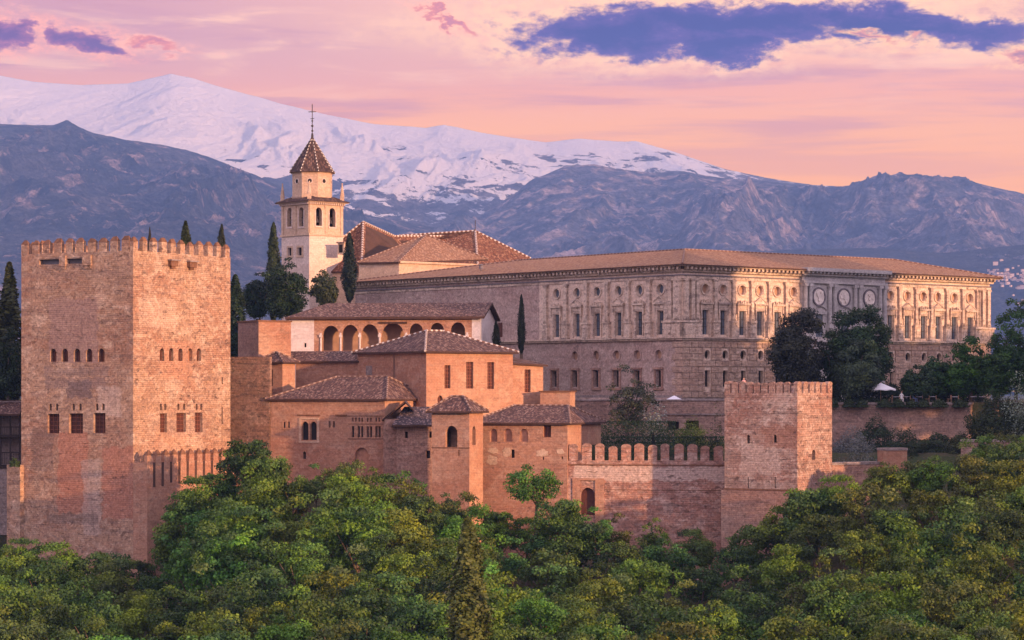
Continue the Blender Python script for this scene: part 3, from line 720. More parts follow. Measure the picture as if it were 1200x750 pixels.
# walled bastion with pointed merlons in front of the right face
A_ = C+wr.d*(-.1)+wr.n*2.2; B_ = C+wr.d*16.5+wr.n*2.2; ws = Wall(A_, B_)
bs = thing('bastion_wall', 'narrow bastion wall with pointed merlons clinging to the big tower', 'wall', (A_.x, A_.y, -24))
zt = zz(542, 299)
mb = MB(); ws.box(mb, 0, ws.L, -24, zt, -2.1, 0); mb.build('wall', 'nasrid', bs)
mb = MB(); wl2 = Wall(A_-ws.n*2.1, A_)
n = 11; pit = (ws.L-.9)/(n-1)
for i in range(n):
    a = pit*i; mb = MB(); ws.box(mb, a, a+.98, zt-.05, zt+.85, -.45, -.003); mo = mb.build('merlon', 'nasrid', bs)
    cb = MB(); cb.hexa([ws.p(a-.04,zt+.85,.05), ws.p(a+1.02,zt+.85,.05), ws.p(a+1.02,zt+.85,-.5), ws.p(a-.04,zt+.85,-.5), ws.p(a+.4,zt+1.45,-.15), ws.p(a+.58,zt+1.45,-.15), ws.p(a+.58,zt+1.45,-.3), ws.p(a+.4,zt+1.45,-.3)]); cb.build('cap', 'cap', mo)
    if i < n-1:
        db = MB(); g0 = a+1.0; ws.box(db, g0+.05, g0+pit-1.08, zt-2.0-random.random(), zt-.01, 0, .012); db.build('slit', 'eave', bs)
db = MB(); db.tube([ws.p(7.7, -22, .12), ws.p(7.75, -12.4, .12)], .09, 5); db.build('drainpipe', 'iron', bs)

# ------------------------------------------------------------------ 2 wooden gallery at the far left edge
A_, B_ = gx(-70, 318), gx(24, 318)
wg = Wall(A_, B_)
g_ = thing('wooden_gallery', 'dark two storey wooden gallery beside the tower at the far left edge', 'gallery', (A_.x, A_.y, -16))
mb = MB(); wg.panel(mb, -18, zz(547, 318)); wg.box(mb, 0, wg.L, zz(547,318), zz(470,318), -3.2, -3); mb.box(A_.x, B_.x, 318, 321, -18, -17.9); mb.build('wall', 'grey', g_)
mb = MB(); wg.box(mb, 0, wg.L, zz(549,318), zz(545.5,318), -3, .15); wg.box(mb, 0, wg.L, zz(512.5,318), zz(510,318), -3, .15); mb.build('floor', 'wood', g_)
for i in range(9):
    u = .3+i*(wg.L-.5)/8; mb = MB(); wg.box(mb, u, u+.18, zz(545,318), zz(484,318), -.25, -.05); mb.build('post', 'wood', g_)
for y0, y1 in ((531, 529.6), (501, 499.8)):
    mb = MB(); wg.box(mb, 0, wg.L, zz(y0,318), zz(y1,318), -.2, -.02)
    for i in range(int(wg.L/.22)): wg.box(mb, i*.22, i*.22+.05, zz(y0+13,318), zz(y0,318), -.15, -.1)
    mb.build('railing', 'wood', g_)
A2, B2 = A_+Vector((0,-.6)), B_+Vector((0,-.6))
roof_mesh(g_, [[(A2.x,A2.y,zz(485,318)), (B2.x,B2.y,zz(485,318)), (B2.x,B2.y+4.2,zz(469,321)), (A2.x,A2.y+4.2,zz(469,321))]], 'roof_dark')

# ------------------------------------------------------------------ 3 gate block, rubble wall, small tiled house
P = corner(279, 303, 341, 330, 30)
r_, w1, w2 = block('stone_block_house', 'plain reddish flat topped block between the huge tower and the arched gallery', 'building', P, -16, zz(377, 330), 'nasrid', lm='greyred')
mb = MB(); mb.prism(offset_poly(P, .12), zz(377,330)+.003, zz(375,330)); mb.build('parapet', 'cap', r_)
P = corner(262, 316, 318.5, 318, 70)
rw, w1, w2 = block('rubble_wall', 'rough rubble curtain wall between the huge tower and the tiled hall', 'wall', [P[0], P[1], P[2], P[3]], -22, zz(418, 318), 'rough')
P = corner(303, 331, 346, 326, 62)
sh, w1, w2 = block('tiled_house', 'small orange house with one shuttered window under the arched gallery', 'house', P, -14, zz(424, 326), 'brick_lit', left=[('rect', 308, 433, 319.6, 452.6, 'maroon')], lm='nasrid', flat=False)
hip_roof(sh, P, zz(424,326), .45, 1.25, 2.2, 2.0, 'roof_dark', axis=1)
P = corner(346.6, 420, 424, 330.5, 72)
lw, w1, w2 = block('long_low_house', 'long low orange house with tiled lean-to roof below the gallery arches', 'house', P, -14, zz(423, 330.5), 'nasrid', flat=False)
Q = offset_poly(P, .4); ze = zz(423, 330.5)
roof_mesh(lw, [[(Q[3].x,Q[3].y,ze), (Q[0].x,Q[0].y,ze), (Q[0].x+.2,Q[0].y+4.2,ze+1.35), (Q[3].x-1.4,Q[3].y+4.2,ze+1.35)]], 'roof_dark')

# ------------------------------------------------------------------ 4 the tiled hall
P = corner(317, 451, 503, 312, 67)
zh = zz(467.5, 312)
left = [('arch', 353.6, 494, 361.4, 515.6, 'dark'), ('arch', 363.4, 494, 371, 515.6, 'dark'), ('rect', 332, 494.5, 334.5, 501.5, 'ring'), ('rect', 337.2, 494.2, 339.6, 501.5, 'ring'),
        ('rect', 385, 493.5, 387.4, 501, 'ring'), ('rect', 390, 493.5, 392.4, 501, 'ring'), ('arch', 355, 529, 358.4, 538, 'dark')]
left += [('rect', a, 499.5, b_, 512.5, 'dark') for a, b_ in ((412,415), (419,421.8), (422.8,425.6), (429.6,432.2), (433.2,436), (439.8,442.4), (443.4,446))]
left += [('rect', a, 489.5, a+1.8, 494.2, 'ring') for a in (412.5, 416, 420, 423.4, 430, 433.6, 440, 443.4)]
left += [('arch', 416, 524.5, 432, 552, 'blind')]
right = [('rect', 470, 480, 474, 484, 'ring')]
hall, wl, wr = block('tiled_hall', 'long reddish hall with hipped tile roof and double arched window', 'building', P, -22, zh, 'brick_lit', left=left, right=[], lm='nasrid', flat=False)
hip_roof(hall, P, zh, .5, 2.75, 3.2, 6.5, 'roof_dark', axis=1)
u = wl.u
mb = MB(); z1, z0 = wl.z(362, 491.5), wl.z(362, 517)
for a, b_ in ((350.4, 353), (371.6, 374)): wl.box(mb, u(a), u(b_), z0, z1, 0, .07)
wl.box(mb, u(350.4), u(374), z1, z1+.22, 0, .08); wl.box(mb, u(350.4), u(374), z0-.2, z0, 0, .1); mb.build('window_frame', 'church', hall)
mb = MB(); wl.box(mb, u(349), u(375.5), z1+.5, z1+.6, 0, .15); wl.box(mb, u(394), u(407), z1+.5, z1+.62, 0, .3); mb.build('drip_ledge', 'cap', hall)
mb = MB(); wl.box(mb, u(408), u(450), wl.z(430,487.8), wl.z(430,487.2), 0, .06); wl.box(mb, u(408), u(450), wl.z(430,514.6), wl.z(430,513.8), 0, .08); wl.box(mb, u(408), u(450), wl.z(430,497.2), wl.z(430,496.6), 0, .05); mb.build('string_course', 'cap', hall)
# buttress pier that shades the recessed end of the hall is the next house; a pale patch on it
P = corner(449, 505.5, 512, 309, 76)
mh, wl, wr = block('service_house', 'dull brick house with dark blue tiled roof beside the tiled hall', 'house', P, -22, zz(497.5, 309), 'greyred',
    left=[('rect', 474.4, 506, 478, 513.4, 'dark'), ('rect', 502.6, 505.6, 506, 513, 'dark'), ('arch', 457, 527, 461, 538, 'dark'), ('rect', 499, 528, 504, 537, 'dark')], flat=False)
Q = offset_poly([P[0], P[1]+(P[1]-P[0])*1.2, P[2]+(P[1]-P[0])*1.2, P[3]], .35); q3 = Vector(gx(459.5, 308.6)); q0 = Vector(gx(506.5, 308)); ze = zz(497.8, 309); zr = zz(476.5, 314)
m0, m1 = gx(474, 314), gx(507, 314); b0, b1 = gx(459, 320), gx(507, 320)
roof_mesh(mh, [[(q3.x,q3.y,ze), (q0.x,q0.y,ze), (m1.x,m1.y,zr), (m0.x,m0.y,zr)], [(b0.x,b0.y,ze), (q3.x,q3.y,ze), (m0.x,m0.y,zr)], [(b1.x,b1.y,ze), (b0.x,b0.y,ze), (m0.x,m0.y,zr), (m1.x,m1.y,zr)]], 'roof_blue')
gb = thing('gabled_lean_to', 'tiny gabled roof wedged between the hall and the blue tiled roof', 'lean-to', (*gx(466, 311), -8))
g0, g1, g2, g3, gt0, gt1 = gx(450.5,309.3), gx(482,311), gx(482,315), gx(451,315), gx(474,311.4), gx(477,315)
mb = MB(); mb.prism([(p.x, p.y) for p in (g0, g1, g2, g3)], -14, zz(491,310)); mb.build('wall', 'greyred', gb)
roof_mesh(gb, [[(*(g0-Vector((.3,.5))),zz(491.5,309.3)), (gt0.x,gt0.y,zz(470,311.4)), (gt1.x,gt1.y,zz(470,315)), (g3.x,g3.y,zz(491,315))], [(gt0.x,gt0.y,zz(470,311.4)), (g1.x+.3,g1.y-.2,zz(480,311)), (g2.x+.3,g2.y,zz(480,315)), (gt1.x,gt1.y,zz(470,315))]], 'roof_blue')

# ------------------------------------------------------------------ 5 arched gallery building
P = corner(341, 562.5, 580, 340, 82)
C, Rr, K, L = P; zt, zb = zz(370.5, 340), -10
ga = thing('arched_gallery', 'long gallery of seven round arches under a dark tiled roof', 'building', base_of(P, zb))
wl, wr = Wall(L, C), Wall(C, Rr, 100)
arch = [('arch', a, t0, b_, 411, 'none') for a, b_, t0 in ((378,397.4,381.6), (400.8,419.8,380.6), (423.6,443,380), (447,473.5,378.2), (479.6,495.6,379), (503.8,520.4,378.2), (527.8,545,377.6))]
ho_ = holes_px(wl, arch+[('rect', 356.5, 402, 359, 407, 'dark')])
uw0, uw1 = wl.u(368), wl.u(553)
mb = MB(); wl.panel(mb, zb, zt, [h[0] for h in ho_[:7]], .5, u0=uw0, u1=uw1); mb.build('arcade_wall', 'nasrid', ga)
mb = MB(); wl.panel(mb, zb, zt, [ho_[7][0]], .3, u0=0, u1=uw0); wl.panel(mb, zb, zt, u0=uw1)
ol = [(0, zb), (wr.L, zb), (wr.L, zt), (wr.L*.5, zt+1.95), (0, zt)]; wr.panel(mb, zb, zt, outline=ol)
wk = Wall(K, L, 300); wk.panel(mb, zb, zt); Wall(Rr, K, 200).panel(mb, zb, zt); mb.build('wall', 'white', ga)
windows(ga, wl, ho_[7:], .3)
mb = MB(); wl.box(mb, uw0+.02, uw1-.02, zb, zt-.02, -3.6, -3.4); wl.box(mb, uw0, uw1, zz(411.5,341), zz(411,341), -3.4, -.5); mb.build('inner_wall', 'inner', ga)
us = [wl.u(p_) for p_ in (376, 399.2, 421.7, 445, 476.3, 499.6, 524, 547.5)]
for q in us:
    mb = MB(); zc = zz(395, 341); mb.tube([wl.p(q, zb+3, .03), wl.p(q, zc, .03)], .13, 8); wl.box(mb, q-.2, q+.2, zc, zc+.35, -.1, .2); wl.box(mb, q-.12, q+.12, zc+.35, zc+.6, 0, .06); mb.build('column', 'white', ga)
mb = MB(); wl.box(mb, wl.u(444.5), wl.u(477), zz(379,340), zz(376.6,340), 0, .16); mb.build('lintel', 'eave', ga)
Q = offset_poly(P, .65); 
dl_ = wl.d; a0, a1 = Q[3], Q[0]; bk0, bk1 = Q[2], Q[1]; rg0 = (a0+bk0)/2+dl_*4.2; rg1 = (a1+bk1)/2
ze = zt-.05
ro = roof_mesh(ga, [[(a0.x,a0.y,ze), (a1.x,a1.y,ze), (rg1.x,rg1.y,ze+2.1), (rg0.x,rg0.y,ze+2.1)], [(bk1.x,bk1.y,ze), (bk0.x,bk0.y,ze), (rg0.x,rg0.y,ze+2.1), (rg1.x,rg1.y,ze+2.1)], [(bk0.x,bk0.y,ze), (a0.x,a0.y,ze), (rg0.x,rg0.y,ze+2.1)]], 'roof_dark', .3)
# red shuttered garden shed wall beyond its gable
# ------------------------------------------------------------------ 6 central house with three tall windows
P = corner(419, 499.5, 601, 318, 37)
ze = zz(411.5, 318)
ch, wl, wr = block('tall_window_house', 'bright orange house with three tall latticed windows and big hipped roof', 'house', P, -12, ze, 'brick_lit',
    right=[('rect', 521, 428, 527.8, 455.2, 'lattice'), ('rect', 546.4, 424, 554.6, 455.4, 'lattice'), ('rect', 571.2, 424.4, 579, 455.8, 'lattice'), ('round', 512.6, 463.4, 519, 474, 'maroon')], lm='nasrid', flat=False, depth=.35)
hip_roof(ch, P, ze, .55, 2.75, 6.0, 6.0, 'roof_dark', axis=0, ridge='ridge_w', rr=.15)
mb = MB(); wl.box(mb, wl.u(461.5), wl.u(462.6), -12, ze-.3, 0, .12); mb.build('drainpipe', 'ridge_w', ch)
mb = MB(); wl.box(mb, wl.u(429), wl.u(436), wl.z(432,439.5), wl.z(432,428.5), 0, .03); mb.build('plaster_patch', 'grey', ch)
A_ = P[1]; P2_ = [A_+Wall(P[0],P[1]).n*-.6, A_+Wall(P[0],P[1]).n*-.6+Wall(P[0],P[1]).d*4.6]; wx = Wall(P2_[0], P2_[1], 100)
u1 = wx.u(636.5); P2_[1] = wx.p(u1, 0).to_2d(); nn = -wx.n*6
P = [P2_[0], P2_[1], P2_[1]+nn, P2_[0]+nn]
r_, w1, w2 = block('annex_house', 'narrow orange annex with one tall window right of the three windows', 'house', [P[1], P[2], P[3], P[0]], -12, zz(427.5, 329), 'brick_lit', left=[('rect', 614.8, 433, 621.8, 459.8, 'lattice')], flat=False, depth=.35)
Q = offset_poly(P, .45); ze = zz(427.5, 329)
roof_mesh(r_, [[(Q[0].x,Q[0].y,ze+.25), (Q[1].x,Q[1].y,ze), (Q[2].x,Q[2].y,ze+1.0), (Q[3].x,Q[3].y,ze+1.9)]], 'roof_dark')
P = corner(633, 668, 674, 325, 74)
r_, w1, w2 = block('low_garden_house', 'low flat orange brick block behind the window house, next to the palace', 'house', P, -12, zz(459.5, 325), 'brick_lit')
mb = MB(); mb.prism(offset_poly(P, .15), zz(459.5,325)+.003, zz(457.8,325)); mb.build('parapet', 'cap', r_)

# ------------------------------------------------------------------ 7 pavilion tower and lower house on the rampart
P = corner(506, 550, 566, 300, 66)
pv, wl, wr = block('pavilion_tower', 'small brick pavilion tower with pyramid roof and open arched window', 'tower', P, -25, zz(482, 300), 'brick_lit',
    left=[('arch', 522, 499, 536, 524, 'none'), ('rect', 537, 527, 538.4, 534, 'dark')], right=[('arch', 553.6, 499.5, 557.4, 521.6, 'dark')], lm='nasrid', flat=False, depth=.5)
mb = MB(); wl.box(mb, wl.u(519), wl.u(544), wl.z(530,526), wl.z(530,498), -2.3, -2.2); mb.build('inner_wall', 'brick_lit', pv)
mb = MB(); wl.box(mb, -.02, wl.L+.08, wl.z(530,525), wl.z(530,524.2), 0, .08); mb.build('string_course', 'cap', pv)
hip_roof(pv, P, zz(482,300), .55, 1.75, 2.2, 2.2, 'roof_dark', axis=1)
P = corner(556, 665, 704, 303, 72)
rh, wl, wr = block('rampart_house', 'orange house on the rampart with three small arched windows', 'house', P, -25, zz(495.5, 303), 'brick_lit',
    left=[('arch', 574, 502.6, 582.8, 517.8, 'blind'), ('arch', 590.6, 502.2, 600, 517.6, 'blind'), ('arch', 609, 502.4, 618.8, 517.8, 'blind'), ('rect', 636.6, 498.6, 645.8, 512.4, 'maroon'), ('rect', 599, 527, 603, 536.6, 'dark'), ('rect', 658, 535, 659.6, 538, 'dark'), ('rect', 636, 535, 637.4, 539, 'dark')], lm='nasrid', flat=False, depth=.35)
hip_roof(rh, P, zz(495.5,303), .55, 2.0, 2.6, 3.2, 'roof_dark', axis=1)
rp = random.Random(9)
for (a, b_, c_, d_) in ((571, 524, 585, 532), (588, 524, 601, 536), (627, 526, 643, 536), (652, 525, 662, 533), (570, 533, 584, 546)):
    mb = MB(); u0_, u1_ = wl.u(a), wl.u(c_); z1_, z0_ = wl.z(a, b_), wl.z(a, d_); pts_ = []
    for i in range(16):
        an = 2*math.pi*i/16; k = rp.uniform(.7, 1.1); pts_.append((.5*(u0_+u1_)+k*.5*(u1_-u0_)*math.cos(an), .5*(z0_+z1_)+k*.5*(z1_-z0_)*math.sin(an)))
    for i in range(16):
        p0, p1 = pts_[i], pts_[(i+1) % 16]; mb.face([wl.p(.5*(u0_+u1_), .5*(z0_+z1_), .03), wl.p(*p0, .03), wl.p(*p1, .03)]); mb.face([wl.p(*p0, 0), wl.p(*p1, 0), wl.p(*p1, .03), wl.p(*p0, .03)])
    mb.build('plaster_patch', 'church', rh)

# ------------------------------------------------------------------ 8 battlemented curtain wall and its door
A_, B_ = gx(664, 303.2), gx(852, 300.2); wc = Wall(A_, B_)
cw = thing('battlement_wall', 'long brick curtain wall with round topped merlons and a low door', 'wall', (A_.x, A_.y, -25))
zt = zz(540, 301.5)
hd = holes_px(wc, [('arch', 680.5, 571.5, 697, 604, 'maroon')])
mb = MB(); wc.panel(mb, -26, zt, [hd[0][0]], .5); wc.box(mb, 0, wc.L, -26, zt-.004, -1.6, -1.0); mb.face([wc.p(0,zt,0), wc.p(wc.L,zt,0), wc.p(wc.L,zt,-1.6), wc.p(0,zt,-1.6)]); mb.build('wall', 'battle', cw)
for h in hd:
    (u0, z0, u1, z1) = h[2]; mb = MB(); wc.box(mb, u0-.03, u1+.03, z0, z1+.05, -.56, -.48); mb.build('door', 'maroon', cw)
mb = MB(); u0, u1 = wc.u(671), wc.u(708)
for a, b_, c_, d_ in ((u0, wc.u(680), -26, wc.z(690,563)), (wc.u(697.5), u1, -26, wc.z(690,563)), (u0, u1, wc.z(690,563)+.003, wc.z(690,560.5))): wc.box(mb, a, b_, c_, d_, 0, .14)
mb.build('door_surround', 'nasrid', cw)
mb = MB(); wc.box(mb, -.05, wc.L, wc.z(760,545.4), wc.z(760,544.2), 0, .1); wc.box(mb, u1, wc.L, wc.z(760,574.4), wc.z(760,573.8), 0, .05); mb.build('string_course', 'cap', cw)
merlons(cw, wc, zt, 12, 1.12, 1.5, .5, capm='greyred', bodym='battle', cap='round', u0=.3, u1=wc.L-.4, caph=.42)

# ------------------------------------------------------------------ 9 brick tower right of the curtain wall
P = corner(849, 934.5, 975, 290, 58)
bt2, wl, wr = block('brick_tower', 'square battlemented brick tower standing alone at the right of the curtain wall', 'tower', P, -26, zz(460.5, 290), 'tower2',
    left=[('arch', 875.4, 509.6, 878.6, 519.6, 'dark'), ('arch', 906.6, 509.4, 910, 518.8, 'dark'), ('rect', 876, 559, 877.4, 572, 'dark'), ('rect', 907.6, 559, 909, 572, 'dark')],
    right=[('arch', 951.5, 527, 955.6, 539, 'dark')], flat=False, depth=.5)
mb = MB(); mb.face([(p[0], p[1], -.26) for p in P]); mb.build('roof_deck', 'grey', bt2)
zt = zz(460.5, 290)
merlons(bt2, wl, zt, 9, .80, .95, .45, capm='greyred', bodym='tower2', cap='round', u1=wl.L-.9, caph=.34)
merlons(bt2, wr, zt, 6, 1.22, .95, .45, capm='greyred', bodym='tower2', cap='round', caph=.34)
merlons(bt2, Wall(P[1], P[2]), zt, 8, .95, .95, .45, capm='greyred', bodym='tower2', cap='round', u0=1., u1=(P[2]-P[1]).length-1, caph=.34)
merlons(bt2, Wall(P[2], P[3]), zt, 6, 1.1, .95, .45, capm='greyred', bodym='tower2', cap='round', u0=1., u1=(P[3]-P[2]).length-1, caph=.34)
mb = MB(); wl.box(mb, -.02, wl.L+.05, wl.z(890,574.5), wl.z(890,573), 0, .1); mb.build('string_course', 'cap', bt2)
mb = MB(); wl.box(mb, -.3, wl.L+.02, -26, wl.z(890,575), 0, .28); mb.build('plinth', 'greyred', bt2)
BT = P

# ------------------------------------------------------------------ 10 garden walls
def free_wall(name, label, pts, z0, z1, m, thick=.8, top=None, cat='wall'):
    A_ = pts[0]; r = thing(name, label, cat, (A_[0], A_[1], z0))
    mb = MB(); tb = MB(); 
    for i, (a, b_) in enumerate(zip(pts, pts[1:])):
        wq = Wall(a, b_, i*50); wq.box(mb, 0, wq.L, z0, z1, -thick, 0)
        if top: wq.box(tb, -.05, wq.L+.05, z1+.002, z1+.3, -thick-.1, .1)
    mb.build('wall', m, r)
    if top: tb.build('coping', top, r)
    return r
free_wall('retaining_wall', 'long mossy brick retaining wall under the cafe terrace', [gx(950, 330), gx(1137, 330), gx(1150, 338)], -12, zz(474, 330), 'retain', 1.2, 'grey')
free_wall('garden_wall', 'low grey topped garden wall joining the brick tower at its right', [gx(946, 296), gx(1034, 303)], -18, zz(545, 299), 'greyred', 1.6, 'grey')
free_wall('wall_stub', 'short lit orange wall stub at the end of the low garden wall', [gx(1035, 302), gx(1063, 303)], -14, zz(528, 302), 'brick_lit', 1.5, 'grey')
free_wall('far_garden_wall', 'low wall half hidden by foliage at the far right, above the wood', [gx(1126, 309), gx(1260, 305)], -14, zz(518, 308), 'retain', 1.0, 'grey')
tw_ = thing('terrace_wall', 'dark red garden wall with two dark openings below the palace corner', 'wall', (*gx(700, 332), -10))
wq = Wall(gx(668, 333), gx(856, 333)); hs = holes_px(wq, [('rect', 783, 494, 795.6, 503.4, 'dark'), ('rect', 804, 493, 819, 503.6, 'dark')])
mb = MB(); wq.panel(mb, -12, zz(469.5, 333), [h[0] for h in hs], .6); wq.box(mb, 0, wq.L, -12, zz(469.5,333)-.003, -2.0, -1.0); mb.build('wall', 'retain', tw_)
windows(tw_, wq, hs, .6, name='opening')
mb = MB(); wq.box(mb, 0, wq.L, zz(469.5,333), zz(468,333), -1.5, .15); mb.build('coping', 'grey', tw_)
mb = MB(); wq.box(mb, wq.u(775), wq.u(850), wq.z(800,486), wq.z(800,484.6), 0, .2); mb.build('string_course', 'grey', tw_)
free_wall('palace_terrace_wall', 'grey stone terrace plinth along the foot of the palace corner', [gx(800, 338.4), gx(918, 344)], -3, zz(466.5, 339), 'grey', 1.0)
free_wall('lower_palace_wall', 'plain dull wall at the foot of the palace behind the rampart house', [gx(590, 348), gx(797, 338.6)], -9, zz(466, 340), 'charlesbrick', 1.0)
# ------------------------------------------------------------------ 11 the renaissance palace
a_ = R_(40); C = gx(800, 340); dr = Vector((math.cos(a_), math.sin(a_))); dl = Vector((-math.sin(a_), math.cos(a_)))
LR, LL = 63.1, 73.0
Rr = C+dr*LR; L = C+dl*LL; K = Rr+dl*LL; P = [C, Rr, K, L]; pal_wl = (L, C)
pal = thing('renaissance_palace', 'vast square stone renaissance palace with two storeys of windows and low tiled roof', 'palace', base_of(P, -2))
wl, wr = Wall(L, C), Wall(C, Rr, 100)
ZS, ZC = 6.95, 16.1        # string course, underside of the cornice
T = lambda px: wl.L-wl.u(px)
lw_px = (652.5, 676.5, 700.2, 725.3, 749.5, 774.5); rw_px = (826.3, 847.3, 869.4, 890.2, 910.4, 929.5); rx_px = (1043, 1062.8, 1081.6, 1098.8, 1117.8, 1136.2)
UL = [wl.u(p) for p in lw_px]; UR = [wr.u(p) for p in rw_px]; UX = [wr.u(p) for p in rx_px]
lowL = [wl.u(p) for p in (650, 674, 698.8, 722.6, 747, 772)]; lowR = [wr.u(p) for p in (829, 850, 871, 891.5, 911.5)]; lowX = [wr.u(p) for p in (1045, 1064, 1083, 1100.5, 1118.5, 1136.5)]
# lower storey
def sq(u, z0, z1, w): return hole_pts('rect', u-w/2, z0, u+w/2, z1), (u-w/2, z0, u+w/2, z1)
lowh_l = [sq(u, .55, 2.75, 1.05) for u in lowL]; rnd_l = [(hole_pts('round', u-.62, 4.25, u+.62, 5.5), (u-.62, 4.25, u+.62, 5.5)) for u in lowL[1:]]
lowh_r = [sq(u, .55, 2.75, .95) for u in lowR+lowX]; rnd_r = [(hole_pts('round', u-.55, 4.2, u+.55, 5.5), (u-.55, 4.2, u+.55, 5.5)) for u in lowR+lowX]
uph_l = [sq(u, 7.55, 10.7, 1.25) for u in UL]; cir_l = [(hole_pts('round', u-.6, 13.0, u+.6, 14.3), (u-.6, 13.0, u+.6, 14.3)) for u in UL]
uph_r = [sq(u, 7.55, 10.8, 1.15) for u in UR+UX]; cir_r = [(hole_pts('round', u-.58, 13.0, u+.58, 14.3), (u-.58, 13.0, u+.58, 14.3)) for u in UR+UX]
mb = MB(); uS = wl.u(632)
wl.panel(mb, -3, ZS, [h[0] for h in lowh_l+rnd_l], .6, u0=0, u1=wl.L-.02); wl.panel(mb, ZS, ZC, u0=0, u1=uS); mb.build('brick_wall', 'charlesbrick', pal)
mb = MB(); wl.panel(mb, ZS, ZC, [h[0] for h in uph_l+cir_l], .55, u0=uS)
wr.panel(mb, ZS, ZC, [h[0] for h in uph_r+cir_r], .55); wr.panel(mb, -3, ZS, [h[0] for h in lowh_r+rnd_r], .6)
Wall(Rr, K, 200).panel(mb, -3, ZC); Wall(K, L, 300).panel(mb, -3, ZC); mb.build('stone_wall', 'stone', pal)
def fill(wall, hs, mtl, dep, nm='window', frame=False):
    for h, (u0, z0, u1, z1) in hs:
        mb = MB(); wall.box(mb, u0-.03, u1+.03, z0-.03, z1+.03, -dep-.06, -dep+.02); wo = mb.build(nm, mtl, pal)
        if frame:
            fb = MB(); um = (u0+u1)/2; wall.box(fb, um-.05, um+.05, z0, z1, -dep+.02, -dep+.08)
            for zq in (z0+1.05, z0+2.1): wall.box(fb, u0, u1, zq-.035, zq+.035, -dep+.02, -dep+.07)
            fb.build('frame', 'wood', wo)
fill(wl, lowh_l, 'dark', .6); fill(wl, rnd_l, 'inner', .45, 'round_window'); fill(wr, lowh_r, 'dark', .6); fill(wr, rnd_r, 'dark', .55, 'round_window')
fill(wl, uph_l, 'glass', .45, frame=True); fill(wl, cir_l, 'glass', .4, 'round_window'); fill(wr, uph_r, 'glass', .35, frame=True); fill(wr, cir_r, 'inner', .45, 'round_window')
# trims
def dress(wall, us, ped0):
    for i, u in enumerate(us):
        mb = MB(); wall.box(mb, u-.86, u-.66, 7.35, 10.85, 0, .16); wall.box(mb, u+.66, u+.86, 7.35, 10.85, 0, .16); wall.box(mb, u-.86, u+.86, 10.853, 11.0, 0, .18); mb.build('window_frame', 'stone_trim', pal)
        mb = MB(); wall.box(mb, u-.95, u+.95, 11.05, 11.6, 0, .22); wall.box(mb, u-1.2, u+1.2, 11.603, 11.85, 0, .5)
        wall.box(mb, u-1.08, u-.88, 10.4, 11.6, 0, .34); wall.box(mb, u+.88, u+1.08, 10.4, 11.6, 0, .34)
        if (i % 2) == ped0:
            wall.tri(mb, u-1.2, u+1.2, 11.853, 12.6, 0, .3)
            for sgn in (-1, 1):
                p0, p1 = wall.p(u+sgn*1.25, 11.9, .28), wall.p(u, 12.68, .28); mb.tube([p0, p1], .12, 5)
        else:
            for k in range(-2, 3): wall.box(mb, u+k*.42-.1, u+k*.42+.1, 11.853, 12.1+.14*((k+2) % 2), .1, .34)
        mb.build('pediment', 'stone_trim', pal)
        mb = MB(); wall.disc(mb, u, 13.65, .86, 0, .14, .66, 18); mb.build('round_frame', 'stone_trim', pal)
def pilaster(wall, u, w=.72, z0=9.45, ped=True):
    mb = MB(); wall.box(mb, u-w/2, u+w/2, z0, 14.55, 0, .42); wall.box(mb, u-w/2-.08, u+w/2+.08, z0, z0+.3, 0, .42); wall.box(mb, u-w/2-.06, u+w/2+.06, 14.55, 14.7, 0, .40); wall.box(mb, u-w/2-.16, u+w/2+.16, 14.703, 14.95, 0, .46)
    if ped:
        pw = w/2+.26
        wall.box(mb, u-pw, u+pw, 7.45, 9.2, 0, .5); wall.box(mb, u-pw-.1, u+pw+.1, 9.203, 9.44, 0, .64); wall.box(mb, u-pw-.1, u+pw+.1, 7.2, 7.447, 0, .62)
        wall.box(mb, u-pw+.22, u+pw-.22, 7.75, 8.9, .5, .58)
    mb.build('pilaster', 'stone_trim', pal)
dress(wl, UL, 1); dress(wr, UR, 1); dress(wr, UX, 1)
for us, wall in ((UL, wl), (UR, wr), (UX, wr)):
    st_ = (us[-1]-us[0])/5
    for i in range(7):
        u = us[0]-st_/2 + st_*i if i in (0, 6) else (us[i-1]+us[i])/2
        pilaster(wall, u, .5 if wall is wr else .6)
for wall, u in ((wl, wl.L-.5), (wl, wl.L-1.15), (wl, wl.L-2.75), (wr, .45), (wr, 1.62), (wr, wr.L-.55), (wr, wr.L-1.7), (wr, wr.L-3.0)): pilaster(wall, u, .62, ped=False)
for wall, u0, u1 in ((wl, wl.L-3.4, wl.L+.5), (wr, -.5, 2.0), (wr, wr.L-3.8, wr.L+.5)):
    mb = MB(); wall.box(mb, u0, u1, 7.2, 9.1, 0, .5); wall.box(mb, u0-.1, u1+.1, 9.103, 9.38, 0, .66)
    n = max(1, int((u1-u0)/1.4))
    for k in range(n): wall.box(mb, u0+.3+k*1.4, u0+1.2+k*1.4, 7.5, 8.8, .5, .57)
    mb.build('pedestal', 'stone_trim', pal)
for wall, u in ((wl, wl.L-1.95), (wr, 1.04), (wr, wr.L-2.35)):
    mb = MB(); wall.box(mb, u-.22, u+.22, 10.8, 12.6, -.02, .03); wall.disc(mb, u, 12.6, .22, 0, .03); mb.build('niche_shade', 'ring', pal)  # dark slab in place of a hollow, its shade put into the colour
